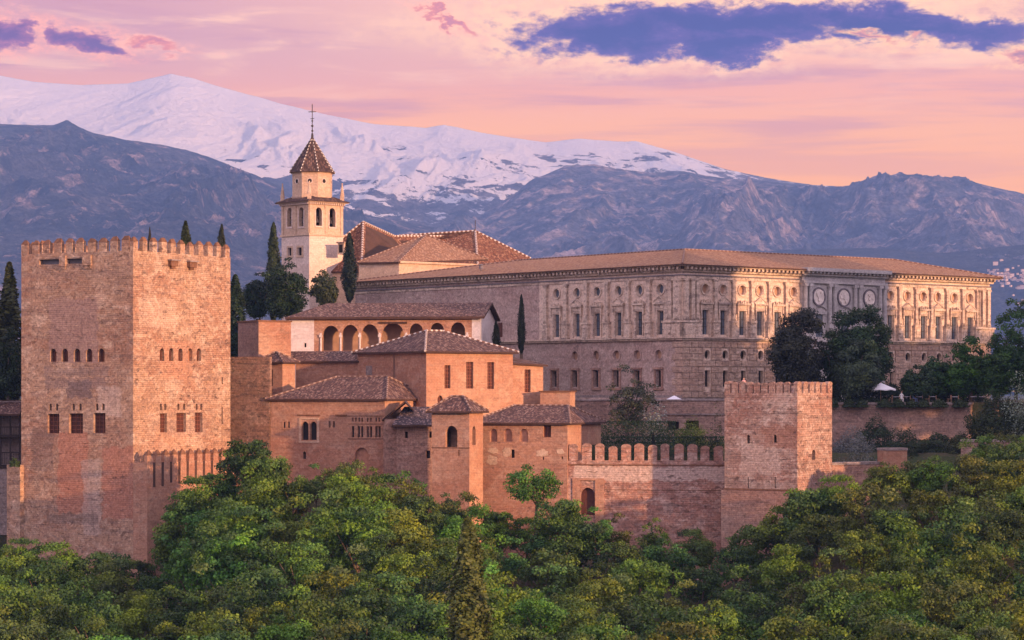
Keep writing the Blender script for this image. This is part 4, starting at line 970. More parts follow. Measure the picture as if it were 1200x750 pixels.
# string course, architrave, cornice run right round the block
def ring(o0, o1, z0, z1, o1top=None):
    mb = MB(); a = offset_poly(P, o1); b_ = offset_poly(P, o1top if o1top is not None else o1); mb.prism(a, z0, z1, b_); return mb
mb = ring(0, .35, 6.75, 7.0); mb2 = ring(0, .62, 7.003, 7.19); mb.v += []; 
o_ = mb.build('string_course', 'stone_trim', pal); mb2.build('string_course', 'stone_trim', pal)
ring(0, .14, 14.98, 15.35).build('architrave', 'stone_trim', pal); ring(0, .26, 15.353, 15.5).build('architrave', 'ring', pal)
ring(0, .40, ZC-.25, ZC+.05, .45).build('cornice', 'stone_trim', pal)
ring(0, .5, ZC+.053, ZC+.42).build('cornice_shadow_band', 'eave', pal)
mb = MB()
for wall in (wl, wr, Wall(Rr, K), Wall(K, L)):
    n = int(wall.L/.78)
    for i in range(n+1):
        u = wall.L*i/n; wall.box(mb, u-.19, u+.19, ZC+.053, ZC+.42, .503, 1.0)
mb.build('modillion_row', 'stone_trim', pal)
ring(0, 1.15, ZC+.423, ZC+.66, 1.3).build('cornice', 'stone_trim', pal)
# rusticated blocks of the lower storey, right face, and quoins
mb = MB(); rr = random.Random(3)
rows = 9; zr0, zr1 = -.9, 6.6; rh_ = (zr1-zr0)/rows
op = [(u0-.12, z0-.1, u1+.12, z1+.1) for _, (u0, z0, u1, z1) in lowh_r+rnd_r]
for r in range(rows):
    z0 = zr0+r*rh_; u = -.1 if r % 2 else .35; 
    if r % 2 == 0: wr.box(mb, -.12, .30, z0+.04, z0+rh_-.04, 0, .16)
    while u < wr.L:
        bw_ = 1.22; u1 = min(u+bw_-.09, wr.L+.1); segs = [(u, u1)]
        for (a, b_, c_, d_) in op:
            if z0+rh_ > b_ and z0 < d_:
                ns = []
                for (s0, s1) in segs:
                    if s1 <= a or s0 >= c_: ns.append((s0, s1))
                    else:
                        if s0 < a-.15: ns.append((s0, a))
                        if s1 > c_+.15: ns.append((c_, s1))
                segs = ns
        for (s0, s1) in segs: wr.box(mb, s0, s1, z0+.05, z0+rh_-.05, 0, .13+rr.uniform(0, .09))
        u += bw_
mb.build('rusticated_blocks', 'rustic', pal)
mb = MB()
for r in range(rows): wl.box(mb, wl.L-(1.3 if r % 2 else 1.9), wl.L-.02, zr0+r*rh_+.05, zr0+(r+1)*rh_-.05, 0, .14)
mb.build('quoin', 'rustic', pal)
for u in lowL:
    mb = MB(); wl.box(mb, u-.85, u-.55, .4, 2.9, 0, .14); wl.box(mb, u+.55, u+.85, .4, 2.9, 0, .14); wl.box(mb, u-.95, u+.95, 2.9, 3.15, 0, .3); wl.box(mb, u-.95, u+.95, .1, .395, 0, .18); mb.build('window_frame', 'greyred', pal)
for u in lowL[1:]:
    mb = MB(); wl.disc(mb, u, 4.87, .86, 0, .10, .66, 18); mb.build('round_frame', 'charlesbrick', pal)
mb = MB(); wl.box(mb, wl.u(600), wl.L-.02, -.95, -.6, 0, .25); mb.build('string_course', 'grey', pal)
# grey marble portal block in the middle of the right face
u0, u1 = wr.u(937.5), wr.u(1034.5)
wp = Wall(wr.p(u0, 0, .45).to_2d(), wr.p(u1, 0, .45).to_2d(), 130)
mb = MB(); wp.box(mb, 0, wp.L, -3, ZC+.3, -.44, 0); mb.build('portal_block', 'marble', pal)
cz = 13.0; uc = [wp.u(p) for p in (959, 988.5, 1018.5)]
for i, u in enumerate(uc):
    mb = MB(); wp.disc(mb, u, 13.1, 1.32, 0, .22, 1.12, 26); mo = mb.build('medallion_ring', 'ring', pal)
    mb = MB(); wp.disc(mb, u, 13.1, 1.1, 0, .12, None, 26); rq = random.Random(i)
    for k in range(9): wp.disc(mb, u+rq.uniform(-.6,.6), 13.1+rq.uniform(-.6,.6), rq.uniform(.12,.3), .12, .22+rq.random()*.1, None, 7)
    mb.build('medallion', 'pale', pal)
    mb = MB(); wp.box(mb, u-.75, u+.75, 7.5, 10.6, 0, .02); mb.build('window', 'glass', pal)
    mb = MB(); wp.box(mb, u-1.05, u-.75, 7.4, 10.65, 0, .2); wp.box(mb, u+.75, u+1.05, 7.4, 10.65, 0, .2); wp.box(mb, u-1.25, u+1.25, 10.653, 11.1, 0, .5)
    for k in range(8):
        a0, a1 = math.pi*k/8, math.pi*(k+1)/8; f0 = lambda an, d: wp.p(u+1.25*math.cos(an), 11.1+.62*math.sin(an), d)
        mb.face([f0(a0,.45), f0(a1,.45), f0(a1,0), f0(a0,0)]); mb.face([wp.p(u,11.1,.2), f0(a0,.2), f0(a1,.2)])
    mb.build('arched_pediment', 'marble', pal)
for q in (.35, 1.35, (uc[0]+uc[1])/2-.5, (uc[0]+uc[1])/2+.5, (uc[1]+uc[2])/2-.5, (uc[1]+uc[2])/2+.5, wp.L-1.35, wp.L-.35):
    mb = MB(); mb.tube([wp.p(q, 9.3, .25), wp.p(q, 14.5, .25)], .3, 10); wp.box(mb, q-.4, q+.4, 14.5, 14.9, 0, .6); wp.box(mb, q-.4, q+.4, 7.2, 9.3, 0, .62); mb.build('portal_column', 'marble', pal)
for za_, zb_, d0_, d1_ in ((14.95, 15.3, 0, .4), (ZC-.1, ZC+.2, 0, .5), (ZC+.45, ZC+.95, -.8, 1.25), (6.8, 7.15, 0, .6)): mb = MB(); wp.box(mb, -.1, wp.L+.1, za_, zb_, d0_, d1_); mb.build('portal_cornice', 'marble', pal)
mb = MB()
for k in range(int(wp.L/.78)): wp.box(mb, .2+k*.78, .55+k*.78, ZC+.2, ZC+.45, 0, 1.0)
mb.build('modillion_row', 'marble', pal)
# roof: four low slopes to a ridge, inner slopes to the court
ze = ZC+.70; Q = offset_poly(P, 1.42); G = offset_poly(P, -10); 
G[3] = G[3]-dl*16+dr*1.5; G[2] = G[2]-dl*2; H = offset_poly(P, -19)
e3 = lambda p, z: (p.x, p.y, z); zr = ze+2.75
H = [G[0]+(dr+dl)*8, G[1]+(dl-dr)*8, G[2]-(dr+dl)*8, G[3]+(dr-dl)*8]
fs = []
for i in range(4):
    j = (i+1) % 4; fs.append([e3(Q[i],ze), e3(Q[j],ze), e3(G[j],zr), e3(G[i],zr)]); fs.append([e3(G[i],zr), e3(G[j],zr), e3(H[j],ze+.6), e3(H[i],ze+.6)])
ro = roof_mesh(pal, fs, 'roof_palace', .16)
mb = MB()
for i in range(4):
    j = (i+1) % 4; cap_line(mb, e3(G[i],zr+.04), e3(G[j],zr+.04), .13); cap_line(mb, e3(Q[i],ze+.04), e3(G[i],zr+.04), .14)
mb.build('ridge', 'ridge_d', ro)
q = wl.p(wl.u(551.5), 0, -2.0); mb = MB(); mb.cone((q.x, q.y), .1, .1, ze+.2, ze+1.1, 7); mb.cone((q.x, q.y), .34, .30, ze+1.1, ze+1.6, 8); mb.cone((q.x, q.y), .42, .05, ze+1.62, ze+1.85, 8); mb.build('vent_pipe', 'ring', pal)

# ------------------------------------------------------------------ 12 church: bell tower, high crossed roofs, lower front roof
P = corner(330, 362.4, 402, 405, 42)
C, Rr, K, L = P; TCn = sum(P, Vector((0,0)))/4
bl = thing('bell_tower', 'pale brick church bell tower with pointed octagonal spire and iron cross', 'tower', (TCn.x, TCn.y, -3))
wl, wr = Wall(L, C), Wall(C, Rr, 100); z1 = zz(275, 405); z2 = zz(239, 405)
hl = holes_px(wl, [('rect', 337.6, 290.4, 342, 299.6, 'dark'), ('rect', 349, 290, 354, 299.4, 'dark')])
mb = MB(); wl.panel(mb, -4, z1, [h[0] for h in hl], .4); 
for wq in (wr, Wall(Rr, K, 200), Wall(K, L, 300)): wq.panel(mb, -4, z1)
mb.build('lower_wall', 'church_w', bl); windows(bl, wl, hl, .35)
for h in hl:
    u0, za, u1, zb_ = h[2]; mb = MB(); wl.box(mb, u0-.3, u0, za-.3, zb_+.3, 0, .1); wl.box(mb, u1, u1+.3, za-.3, zb_+.3, 0, .1); wl.box(mb, u0, u1, zb_, zb_+.3, 0, .1); wl.box(mb, u0-.35, u1+.35, za-.3, za, 0, .14); mb.build('window_frame', 'church', bl)
hl = holes_px(wl, [('arch', 336.8, 243.4, 341.8, 265.6, 'none'), ('arch', 350.4, 242.8, 355.8, 265.4, 'none')]); hr = holes_px(wr, [('arch', 370.2, 243, 377, 264.6, 'none'), ('arch', 386, 243.8, 392.8, 266, 'none')])
mb = MB(); wl.panel(mb, z1, z2, [h[0] for h in hl], .7); wr.panel(mb, z1, z2, [h[0] for h in hr], .7); Wall(Rr, K, 200).panel(mb, z1, z2); Wall(K, L, 300).panel(mb, z1, z2); mb.build('belfry_wall', 'church', bl)
mb = MB(); I = offset_poly(P, -1.2); mb.prism(I, z1, z2-.1); mb.build('belfry_interior', 'dark', bl)
for wall, hh in ((wl, hl), (wr, hr)):
    for h in hh:
        u0, za, u1, zb_ = h[2]; um = (u0+u1)/2; mb = MB(); zc = za+1.2
        base = wall.p(um, 0, -.55); mb.cone((base.x, base.y), .36, .26, za+.55, za+.95, 10); mb.cone((base.x, base.y), .26, .10, za+.95, za+1.35, 10); mb.tube([wall.p(u0, za+1.45, -.55), wall.p(u1, za+1.45, -.55)], .07, 5); mb.build('bell', 'iron', bl)
        mb = MB(); wall.box(mb, u0-.2, u1+.2, za-.28, za-.02, 0, .12); wall.box(mb, u0-.22, u0-.04, za, zb_-.5, 0, .08); wall.box(mb, u1+.04, u1+.22, za, zb_-.5, 0, .08); mb.build('window_frame', 'church_w', bl)
    for u in (.3, wall.L*.5, wall.L-.3):
        mb = MB(); wall.box(mb, u-.26, u+.26, z1+.3, z2-.1, 0, .1); wall.box(mb, u-.32, u+.32, z2-.4, z2-.1, 0, .14); mb.build('pilaster', 'church', bl)
def poly_slab(nm, m, P, o, za, zb_, o2=None, par=None):
    mb = MB(); mb.prism(offset_poly(P, o), za, zb_, offset_poly(P, o if o2 is None else o2)); mb.build(nm, m, par)
poly_slab('string_course', 'church', P, .2, z1-.05, z1+.25, None, bl); poly_slab('cornice', 'church', P, .18, z2-.02, z2+.3, .25, bl)
mb = MB()
for wall in (wl, wr):
    n = 16
    for i in range(n+1): u = wall.L*i/n; wall.box(mb, u-.1, u+.1, z2+.03, z2+.34, .2, .42)
mb.build('dentil_row', 'church_w', bl)
poly_slab('cornice', 'church', P, .62, z2+.343, z2+.55, .7, bl)
Q = offset_poly(P, .78); I = offset_poly(P, -1.0); zq = z2+.56; e3 = lambda p, z: (p.x, p.y, z)
roof_mesh(bl, [[e3(Q[i],zq), e3(Q[(i+1)%4],zq), e3(I[(i+1)%4],zq+.85), e3(I[i],zq+.85)] for i in range(4)], 'roof_spire', .12)
for i, q in enumerate(offset_poly(P, -.1)):
    mb = MB(); mb.cone((q.x, q.y), .42, .38, zq, zq+.9, 4, .7); mb.cone((q.x, q.y), .48, .40, zq+.9, zq+1.05, 4, .7); mb.cone((q.x, q.y), .34, .07, zq+1.05, zq+2.9, 6); mb.cone((q.x, q.y), .12, .1, zq+2.9, zq+3.1, 6); mb.build('pinnacle', 'church', bl)
R8 = 22.3/F*TCn.y/math.cos(math.pi/8)*1.0; zd0, zd1 = z2+.9, zz(202.5, TCn.y); rot = R_(42)+math.pi/8
mb = MB(); mb.cone(TCn, R8, R8, zd0, zd1, 8, rot); mb.build('octagonal_drum', 'church', bl)
for k in range(8):
    a, b_ = rot+2*math.pi*k/8, rot+2*math.pi*(k+1)/8; pa, pb = TCn+Vector((math.cos(a), math.sin(a)))*R8, TCn+Vector((math.cos(b_), math.sin(b_)))*R8
    wq = Wall(pa, pb); mb = MB(); wq.disc(mb, wq.L/2, zd0+(zd1-zd0)*.66, .34, -.05, .03, None, 12); mb.build('round_opening', 'dark', bl)
    mb = MB(); wq.disc(mb, wq.L/2, zd0+(zd1-zd0)*.66, .48, 0, .06, .34, 12); mb.build('round_frame', 'church_w', bl)
mb = MB(); mb.cone(TCn, R8+.12, R8+.12, zd0+.35, zd0+.55, 8, rot); mb.cone(TCn, R8+.1, R8+.25, zd1-.2, zd1, 8, rot); mb.build('cornice', 'church', bl)
za = zz(160, TCn.y); sp = [e3(TCn+Vector((math.cos(rot+2*math.pi*k/8), math.sin(rot+2*math.pi*k/8)))*(R8+.45), zd1+.003) for k in range(8)]; ap = (TCn.x, TCn.y, za)
roof_mesh(bl, [[sp[k], sp[(k+1)%8], ap] for k in range(8)], 'roof_spire', .1, name='spire')
mb = MB()
for k in range(8): mb.tube([sp[k], ap], [.10, .06], 6)
mb.build('spire_ridges', ridge_mat('white_ridge_studs', (.10,.065,.05), (.62,.56,.48), .62), bl)
mb = MB(); x, y = TCn; mb.cone(TCn, .22, .16, za-.3, za+.5, 7); mb.tube([(x,y,za), (x,y,zz(122,y))], .07, 5)
for q, r in ((.9, .2), (1.7, .26), (2.5, .16)): mb.cone(TCn, .06, r, za+q-.2, za+q, 7); mb.cone(TCn, r, .06, za+q, za+q+.2, 7)
zc = zz(131, y); mb.tube([(x-.62,y+.1,zc), (x+.62,y-.1,zc)], .06, 5); mb.tube([(x-.3,y,zc-1.1), (x+.3,y,zc-1.1)], .05, 5); mb.build('cross', 'iron', bl)

# nave with crossed hip roofs
ch_ = thing('church_nave', 'cream church body with steep red brown crossed roofs right of the bell tower', 'church', (*gx(480, 425), -3))
def quadroof(root, pts, mt, faces, thick=.25, ridges=(), rm='ridge_w', rr=.2):
    o = roof_mesh(root, [[pts[k] for k in f] for f in faces], mt, thick)
    mb = MB()
    for a, b_ in ridges: cap_line(mb, pts[a]+Vector((0,0,.05)), pts[b_]+Vector((0,0,.05)), rr)
    if ridges: mb.build('ridge', rm, o)
ze = zz(318, 408)
ptsA = dict(l=pt(352, 318, 412), c=pt(423.5, 318, 404), r=pt(500, 318, 424), k=pt(440, 318, 440), a=pt(425.5, 260.4, 417), b=pt(462, 277, 428), f=pt(520, 277, 436), g=pt(540, 318, 424), h=pt(520, 318, 446))
quadroof(ch_, ptsA, 'roof_red', ['lca', 'crba', 'rgfb', 'klab', 'khfb', 'ghf'], ridges=('al', 'ac', 'ab', 'bf'))
ptsB = dict(l=pt(440, 305, 428), c=pt(560, 312, 422), r=pt(622, 303, 436), k=pt(560, 300, 455), a=pt(468, 276.4, 438), b=pt(557, 270.8, 436))
quadroof(ch_, ptsB, 'roof_red', ['lcba', 'crb', 'rkb', 'klab'], ridges=('ab', 'bc', 'br'))
mb = MB(); mb.prism([tuple(gx(p, D)) for p, D in ((357,411), (423.5,405), (497,424), (612,437), (560,453), (440,439))], -3, ze-.1); mb.build('wall', 'church', ch_)
qf = pt(556.8, 266, 436); mb = MB(); mb.tube([pt(557,272,436), pt(557,258,436)], .06, 5); mb.cone((qf.x, qf.y), .22, .05, qf.z-.6, qf.z-.3, 6); mb.build('finial', 'iron', ch_)
# dormers
for px, py in ((399.5, 290.5),):
    dq = Wall(gx(px-3.6, 405.6), gx(px+3.6, 404.9)); mb = MB(); dq.box(mb, 0, dq.L, dq.z(px,298), dq.z(px,285), -2.2, 0); db = mb.build('dormer', 'church', ch_)
    mb = MB(); dq.box(mb, .25, dq.L-.25, dq.z(px,296), dq.z(px,286.5), 0, .03); mb.build('window', 'dark', db)
    mb = MB(); dq.box(mb, -.15, dq.L+.15, dq.z(px,285)+.003, dq.z(px,283.5), -2.4, .2); mb.build('roof', 'ridge_d', db)
# lower front hall of the church (light hipped roof)
fh = thing('church_front_hall', 'lower church hall with light tiled pyramid roof and cream walls', 'church', (*gx(495, 405), -3))
pc, pl, pr, pb_ = gx(466.5, 399), gx(421, 403), gx(585, 412), gx(520, 430)
pts = dict(l=pt(418.5, 307.5, 403), c=pt(467, 306.8, 398.4), r=pt(572, 303.8, 410), k=pt(500, 303, 432), a=pt(499.6, 275.8, 410))
quadroof(fh, pts, 'roof_palace', ['lca', 'cra', 'rka', 'kla'], ridges=('ac', 'ar', 'al'), rm='ridge_d', rr=.14)
w1, w2 = Wall(gx(420.5, 403.3), gx(467.5, 398.9)), Wall(gx(467.5, 398.9), gx(570, 410))
mb = MB(); w1.box(mb, 0, w1.L, -3, zz(307.5,401), -6, 0); w2.box(mb, .003, w2.L, -3, zz(307,401), -6, 0); mb.build('wall', 'church', fh)
mb = MB(); w2.box(mb, 0, w2.L, zz(309,401), zz(306.6,401), 0, .4); mb.build('cornice', 'church', fh)
mb = MB(); q = gx(511, 418); mb.prism([(q.x-1.6, q.y), (q.x+1.6, q.y+1), (q.x+1, q.y+3), (q.x-2, q.y+2)], zz(290,418), zz(280,418)); mb.build('chimney', 'roof_red', fh)
mb = MB(); wl = Wall(pal_wl[0], pal_wl[1]); wl.box(mb, wl.u(584.2), wl.u(588.8), wl.z(586, 395), wl.z(586, 378), 0, .08); mb.build('shutter', 'maroon', pal)
# ------------------------------------------------------------------ plants
def leaf_mesh(name, pos, nrm, size, tint, rs, aspect=.75):
    n = len(pos); rnd = rs.normal(size=(n, 3)); a = np.cross(nrm, rnd); a /= np.linalg.norm(a, axis=1)[:, None]+1e-9; b = np.cross(nrm, a)
    s_ = size[:, None]; a = a*s_*.5; b = b*s_*.5*aspect
    v = np.stack([pos-a-b*.3, pos+b*-1+a*.1, pos+a+b*.3, pos+b], 1).reshape(-1, 3).astype(np.float32)
    me = bpy.data.meshes.new(name); me.vertices.add(4*n); me.vertices.foreach_set('co', v.ravel())
    me.loops.add(4*n); me.loops.foreach_set('vertex_index', np.arange(4*n, dtype=np.int32)); me.polygons.add(n); me.polygons.foreach_set('loop_start', np.arange(n, dtype=np.int32)*4)
    me.update(calc_edges=True); me.materials.append(M['leaf'])
    at = me.attributes.new('tint', 'FLOAT_VECTOR', 'POINT'); at.data.foreach_set('vector', np.repeat(tint, 4, axis=0).astype(np.float32).ravel())
    return me
def unit(v): return v/(np.linalg.norm(v, axis=-1, keepdims=True)+1e-9)
def crown(name, seed, R=3.3, H=6.0, z0=3.0, clumps=58, per=150, leaf=.30, rc=(.24, .40), yellow=.3, flat=0.0, fluff=.95):
    rs = np.random.RandomState(seed); P_, N_, S_, T_ = [], [], [], []
    lob = [(0, 0, 1.0)]+[(rs.uniform(-.55, .55)*R, rs.uniform(-.55, .55)*R, rs.uniform(.42, .85)) for _ in range(5)]
    for k in range(clumps):
        lx, ly, ls = lob[rs.randint(len(lob))]
        d = unit(rs.normal(size=3)); d[2] = d[2]*.9+.15
        rad = rs.uniform(.55, 1.0)**.6
        c = np.array([lx+d[0]*R*.78*ls*rad, ly+d[1]*R*.78*ls*rad, z0+H*.5*ls+d[2]*H*.5*ls*rad])
        r = R*rs.uniform(*rc); m_ = int(per*(r/1.05)**2*(.29/leaf)**2)
        q = unit(rs.normal(size=(m_, 3))); q[:, 2] = np.abs(q[:, 2])*np.where(rs.rand(m_) < .78, 1, -1)
        out = unit(c-np.array([0, 0, z0+H*.4])); keep = (q@out) > -.45; q = q[keep]; m_ = len(q)
        pos = c+q*r*rs.uniform(1-fluff*.6, 1.08, size=(m_, 1))*np.array([1, 1, .8])
        nn = unit(q*.9+rs.normal(size=(m_, 3))*.55+np.array([0, 0, .25])); ct = rs.uniform(.55, 1.45); cy = np.clip(rs.normal(yellow, .3), 0, 1)
        P_.append(pos); N_.append(nn); S_.append(rs.uniform(.65, 1.3, m_)*leaf); T_.append(np.stack([ct*rs.uniform(.75, 1.25, m_), np.clip(cy+rs.normal(0, .15, m_), 0, 1), np.zeros(m_)], 1))
    return leaf_mesh(name, np.concatenate(P_), np.concatenate(N_), np.concatenate(S_), np.concatenate(T_), rs)
def cone_crown(name, seed, R=1.2, H=11.0, z0=.4, n=9000, leaf=.26, p=.75, belly=.25, yellow=.1):
    rs = np.random.RandomState(seed); f = rs.rand(n)**1.25; an = rs.rand(n)*2*np.pi
    prof = np.minimum(f/belly, 1)**.6*(1-np.clip((f-belly)/(1-belly), 0, 1))**p+.02
    lump = 1+.20*np.sin(an*3+f*15+seed)+.14*np.sin(an*5-f*31)+.1*rs.normal(size=n)
    r = R*prof*lump*rs.uniform(.72, 1.05, n)
    pos = np.stack([r*np.cos(an), r*np.sin(an), z0+f*H], 1); nn = unit(np.stack([np.cos(an), np.sin(an), np.full(n, .35)], 1)+rs.normal(size=(n, 3))*.5)
    t_ = np.stack([rs.uniform(.6, 1.35, n)*(1+.2*np.sin(an*3+f*15)), np.clip(rs.normal(yellow, .2, n), 0, 1), np.zeros(n)], 1)
    return leaf_mesh(name, pos, nn, rs.uniform(.6, 1.3, n)*leaf, t_, rs)
def bushy(name, seed, R, H, n, leaf, yellow=.1, wisp=0.0):
    rs = np.random.RandomState(seed); q = unit(rs.normal(size=(n, 3))); q[:, 2] = np.abs(q[:, 2])
    lump = 1+.16*np.sin(q[:, 0]*9+seed)*np.cos(q[:, 1]*8)+.12*np.sin(q[:, 2]*14)
    pos = q*np.array([R, R, H])*lump[:, None]*(rs.uniform(.75-wisp*.4, 1.05+wisp*.15, (n, 1))); nn = unit(q+rs.normal(size=(n, 3))*.6)
    t_ = np.stack([rs.uniform(.6, 1.35, n)*lump, np.clip(rs.normal(yellow, .2, n), 0, 1), np.zeros(n)], 1)
    return leaf_mesh(name, pos, nn, rs.uniform(.6, 1.3, n)*leaf, t_, rs)
def trunk_mesh(name, seed, h=4.5, R=3.0, r=.22):
    rs = random.Random(seed); mb = MB(); p = [Vector((0, 0, -2.2)), Vector((.05, 0, 0)), Vector((rs.uniform(-.2, .2), rs.uniform(-.2, .2), h*.55)), Vector((rs.uniform(-.4, .4), rs.uniform(-.4, .4), h))]
    mb.tube(p, [r*1.3, r*1.05, r*.8, r*.45], 7)
    for k in range(5):
        an = 2*math.pi*k/5+rs.uniform(-.4, .4); b_ = p[2]+Vector((0, 0, rs.uniform(-.6, .6))); e_ = b_+Vector((math.cos(an)*R*.62, math.sin(an)*R*.62, h*.5+rs.uniform(-.3, .9)))
        mb.tube([b_, (b_+e_)/2+Vector((0, 0, -.25)), e_], [r*.5, r*.35, r*.12], 5)
    o = mb.build(name, 'bark'); me = o.data; bpy.data.objects.remove(o); return me

KIND = []
for k in range(9):
    R = (3.0, 3.5, 2.7, 3.8, 3.2, 2.9, 3.4, 3.1, 3.6)[k]; H = (5.6, 6.0, 5.8, 6.2, 5.2, 6.6, 5.4, 6.2, 5.6)[k]
    KIND.append((crown('crown_leaves', 20+k, R, H, 2.6, 56+4*(k % 3), 170, .29, (.20, .36), (.25, .55, .1, .4, .3, .15, .6, .35, .2)[k]), trunk_mesh('trunk', k, 4.6, R), R, 2.6+H))
def gz(x, y): return float(ground_z(np.array([x]), np.array([y]))[0])
def stem(root, x, y, z, r=.3):
    g = gz(x, y)
    if z-g > .4:
        s0, s2 = root.scale[0], root.scale[2]; mb = MB(); mb.tube([(0, 0, (g-z-.6)/s2), (0, 0, .4/s2)], [r*1.2/s0, r/s0], 7); o = mb.build('trunk', 'bark'); o.parent = root
def place_tree(name, label, cat, kind, x, y, ztop, col, s=1.0, rot=0.0, group=None, sz=None):
    cm, tm, R, H = kind; s2 = sz or s
    root = thing(name, label, cat, (x, y, ztop-H*s2), group); root.scale = (s, s, s2); root.rotation_euler = (0, 0, rot)
    c = bpy.data.objects.new('crown', cm); COL.objects.link(c); c.parent = root; c.color = (*col, 1)
    if tm: tk = bpy.data.objects.new('trunk', tm); COL.objects.link(tk); tk.parent = root; (stem(root, x, y, ztop-H*s2-2.0*s2, .26*s) if ztop-H*s2-2.0*s2 > gz(x, y) else None)
    return root
GREEN = dict(mid=(.062,.125,.028), deep=(.038,.085,.024), yellow=(.085,.145,.020), olive=(.075,.105,.032), bright=(.060,.155,.030), dark=(.016,.036,.016), russet=(.080,.120,.018), greyish=(.085,.105,.080), silver=(.22,.26,.24), blackish=(.014,.026,.020), plum=(.035,.030,.032))
WORD = dict(mid='mid green', deep='deep green', yellow='yellow green', olive='olive green', bright='bright green', russet='golden green', dark='dark green')
ORD = ['first','second','third','fourth','fifth','sixth','seventh','eighth','ninth','tenth','eleventh','twelfth','thirteenth','fourteenth','fifteenth','sixteenth','seventeenth','eighteenth','nineteenth','twentieth','twenty-first','twenty-second','twenty-third','twenty-fourth','twenty-fifth','twenty-sixth','twenty-seventh','twenty-eighth']
# the wood below the walls, in rows from the bottom of the picture up to the walls
rt = random.Random(11); row = 0; py = 782
FOREST = []
while py > 515:
    items = []; px = -40+(row % 2)*32
    while px < 1245:
        qx = px+rt.uniform(-14, 14); qy = py+rt.uniform(-9, 9); s0 = float(sil(qx))
        if qy > s0+2: items.append((qx, qy))
        px += 64
    if items: FOREST.append(items)
    row += 1; py -= 25 if py > 700 else 22
for ri, items in enumerate(FOREST):
    for ti, (qx, qy) in enumerate(items):
        s0 = float(sil(qx)); f = (BOT-qy)/(BOT-s0); D = DN+(DF-DN)*f-1; D = max(190, min(290, D))
        if 835 < qx < 985 and qy < 660: D = min(D, 281)
        w_ = rt.random()
        if qx > 690: key = 'yellow' if w_ < .26 else 'russet' if w_ < .40 else 'mid' if w_ < .66 else 'deep' if w_ < .86 else 'olive'
        else: key = 'mid' if w_ < .32 else 'bright' if w_ < .42 else 'yellow' if w_ < .70 else 'deep' if w_ < .90 else 'olive'
        if 720 < qx < 850 and qy < 640: key = 'deep'
        col = tuple(c*rt.uniform(.85, 1.18) for c in GREEN[key]); s_ = rt.uniform(.80, 1.16)
        x = (qx-CX)/F*D; zt = (HY-qy)/F*D+rt.uniform(-.2, .5)
        rowname = 'bottom row' if ri == 0 else ORD[ri]+' row up'
        place_tree('broadleaf_tree', f'{WORD[key]} leafy tree, {ORD[ti]} from the left in the {rowname} of the wood', 'tree', KIND[rt.randrange(9)], x, D, zt, col, s_, rt.uniform(0, 6.28), 'leafy trees of the wood below the walls')
ti = 0; px = -20
while px < 1240:
    qx = px+rt.uniform(-12, 12); s0 = float(sil(qx)); D = 288 if not 835 < qx < 985 else 283
    if not 836 < qx < 930:
        col = tuple(c*rt.uniform(.85, 1.18) for c in GREEN[rt.choice(('mid', 'deep', 'yellow', 'mid', 'olive'))]); x = (qx-CX)/F*D
        place_tree('broadleaf_tree', f'leafy tree at the wood edge close under the walls, {ORD[ti]} from the left', 'tree', KIND[rt.randrange(9)], x, D, (HY-s0-rt.uniform(0, 6))/F*D, col, rt.uniform(.62, .9), rt.uniform(0, 6.28), 'trees along the upper edge of the wood'); ti += 1
    px += 46
# single trees that stand out against the walls
SP = [(232,560,288,'mid',.9,'leafy tree hiding the foot of the bastion wall'), (262,532,289,'deep',1.0,'dense tree rising against the bastion wall right of the huge tower'), (292,508,292,'deep',1.05,'tall dark leafy tree topmost against the rubble wall'), (316,530,290,'mid',.9,'tree whose crown hides the left corner of the tiled hall'),
      (240,592,284,'bright',1.05,'light green tree at the foot of the bastion wall'), (282,575,283,'mid',1.1,'broad tree below the topmost dark tree'), (345,560,292,'olive',.8,'thin olive tree under the tiled hall'), (372,545,296,'mid',.7,'small tree under the double arched window'),
      (410,540,298,'olive',.8,'sparse tree in front of the arched doorway of the hall'), (452,558,292,'mid',1.0,'tree under the blue tiled roof house'), (478,556,290,'bright',1.0,'bright tree at the left foot of the pavilion tower'), (430,585,284,'mid',1.0,'tree low in front of the dull brick house'),
      (628,545,287,'bright',.85,'bright tree standing alone before the rampart house'), (656,582,284,'mid',.8,'small tree left of the low arched door'), (540,580,289,'olive',.8,'olive tree at the foot of the pavilion tower'), (585,598,287,'mid',.8,'tree at the foot of the rampart house wall'), (700,596,285,'bright',.7,'small tree in front of the low arched door'), (1148,509,297,'mid',.8,'tree whose crown half hides the far low wall'), (1187,511,296,'olive',.8,'tree at the right edge in front of the far low wall')]
for i, (px, py, D, key, s_, lab) in enumerate(SP):
    place_tree('broadleaf_tree', lab, 'tree', KIND[(i*4+1) % 9], (px-CX)/F*D, D, zz(py, D), GREEN[key], s_, i*1.3)
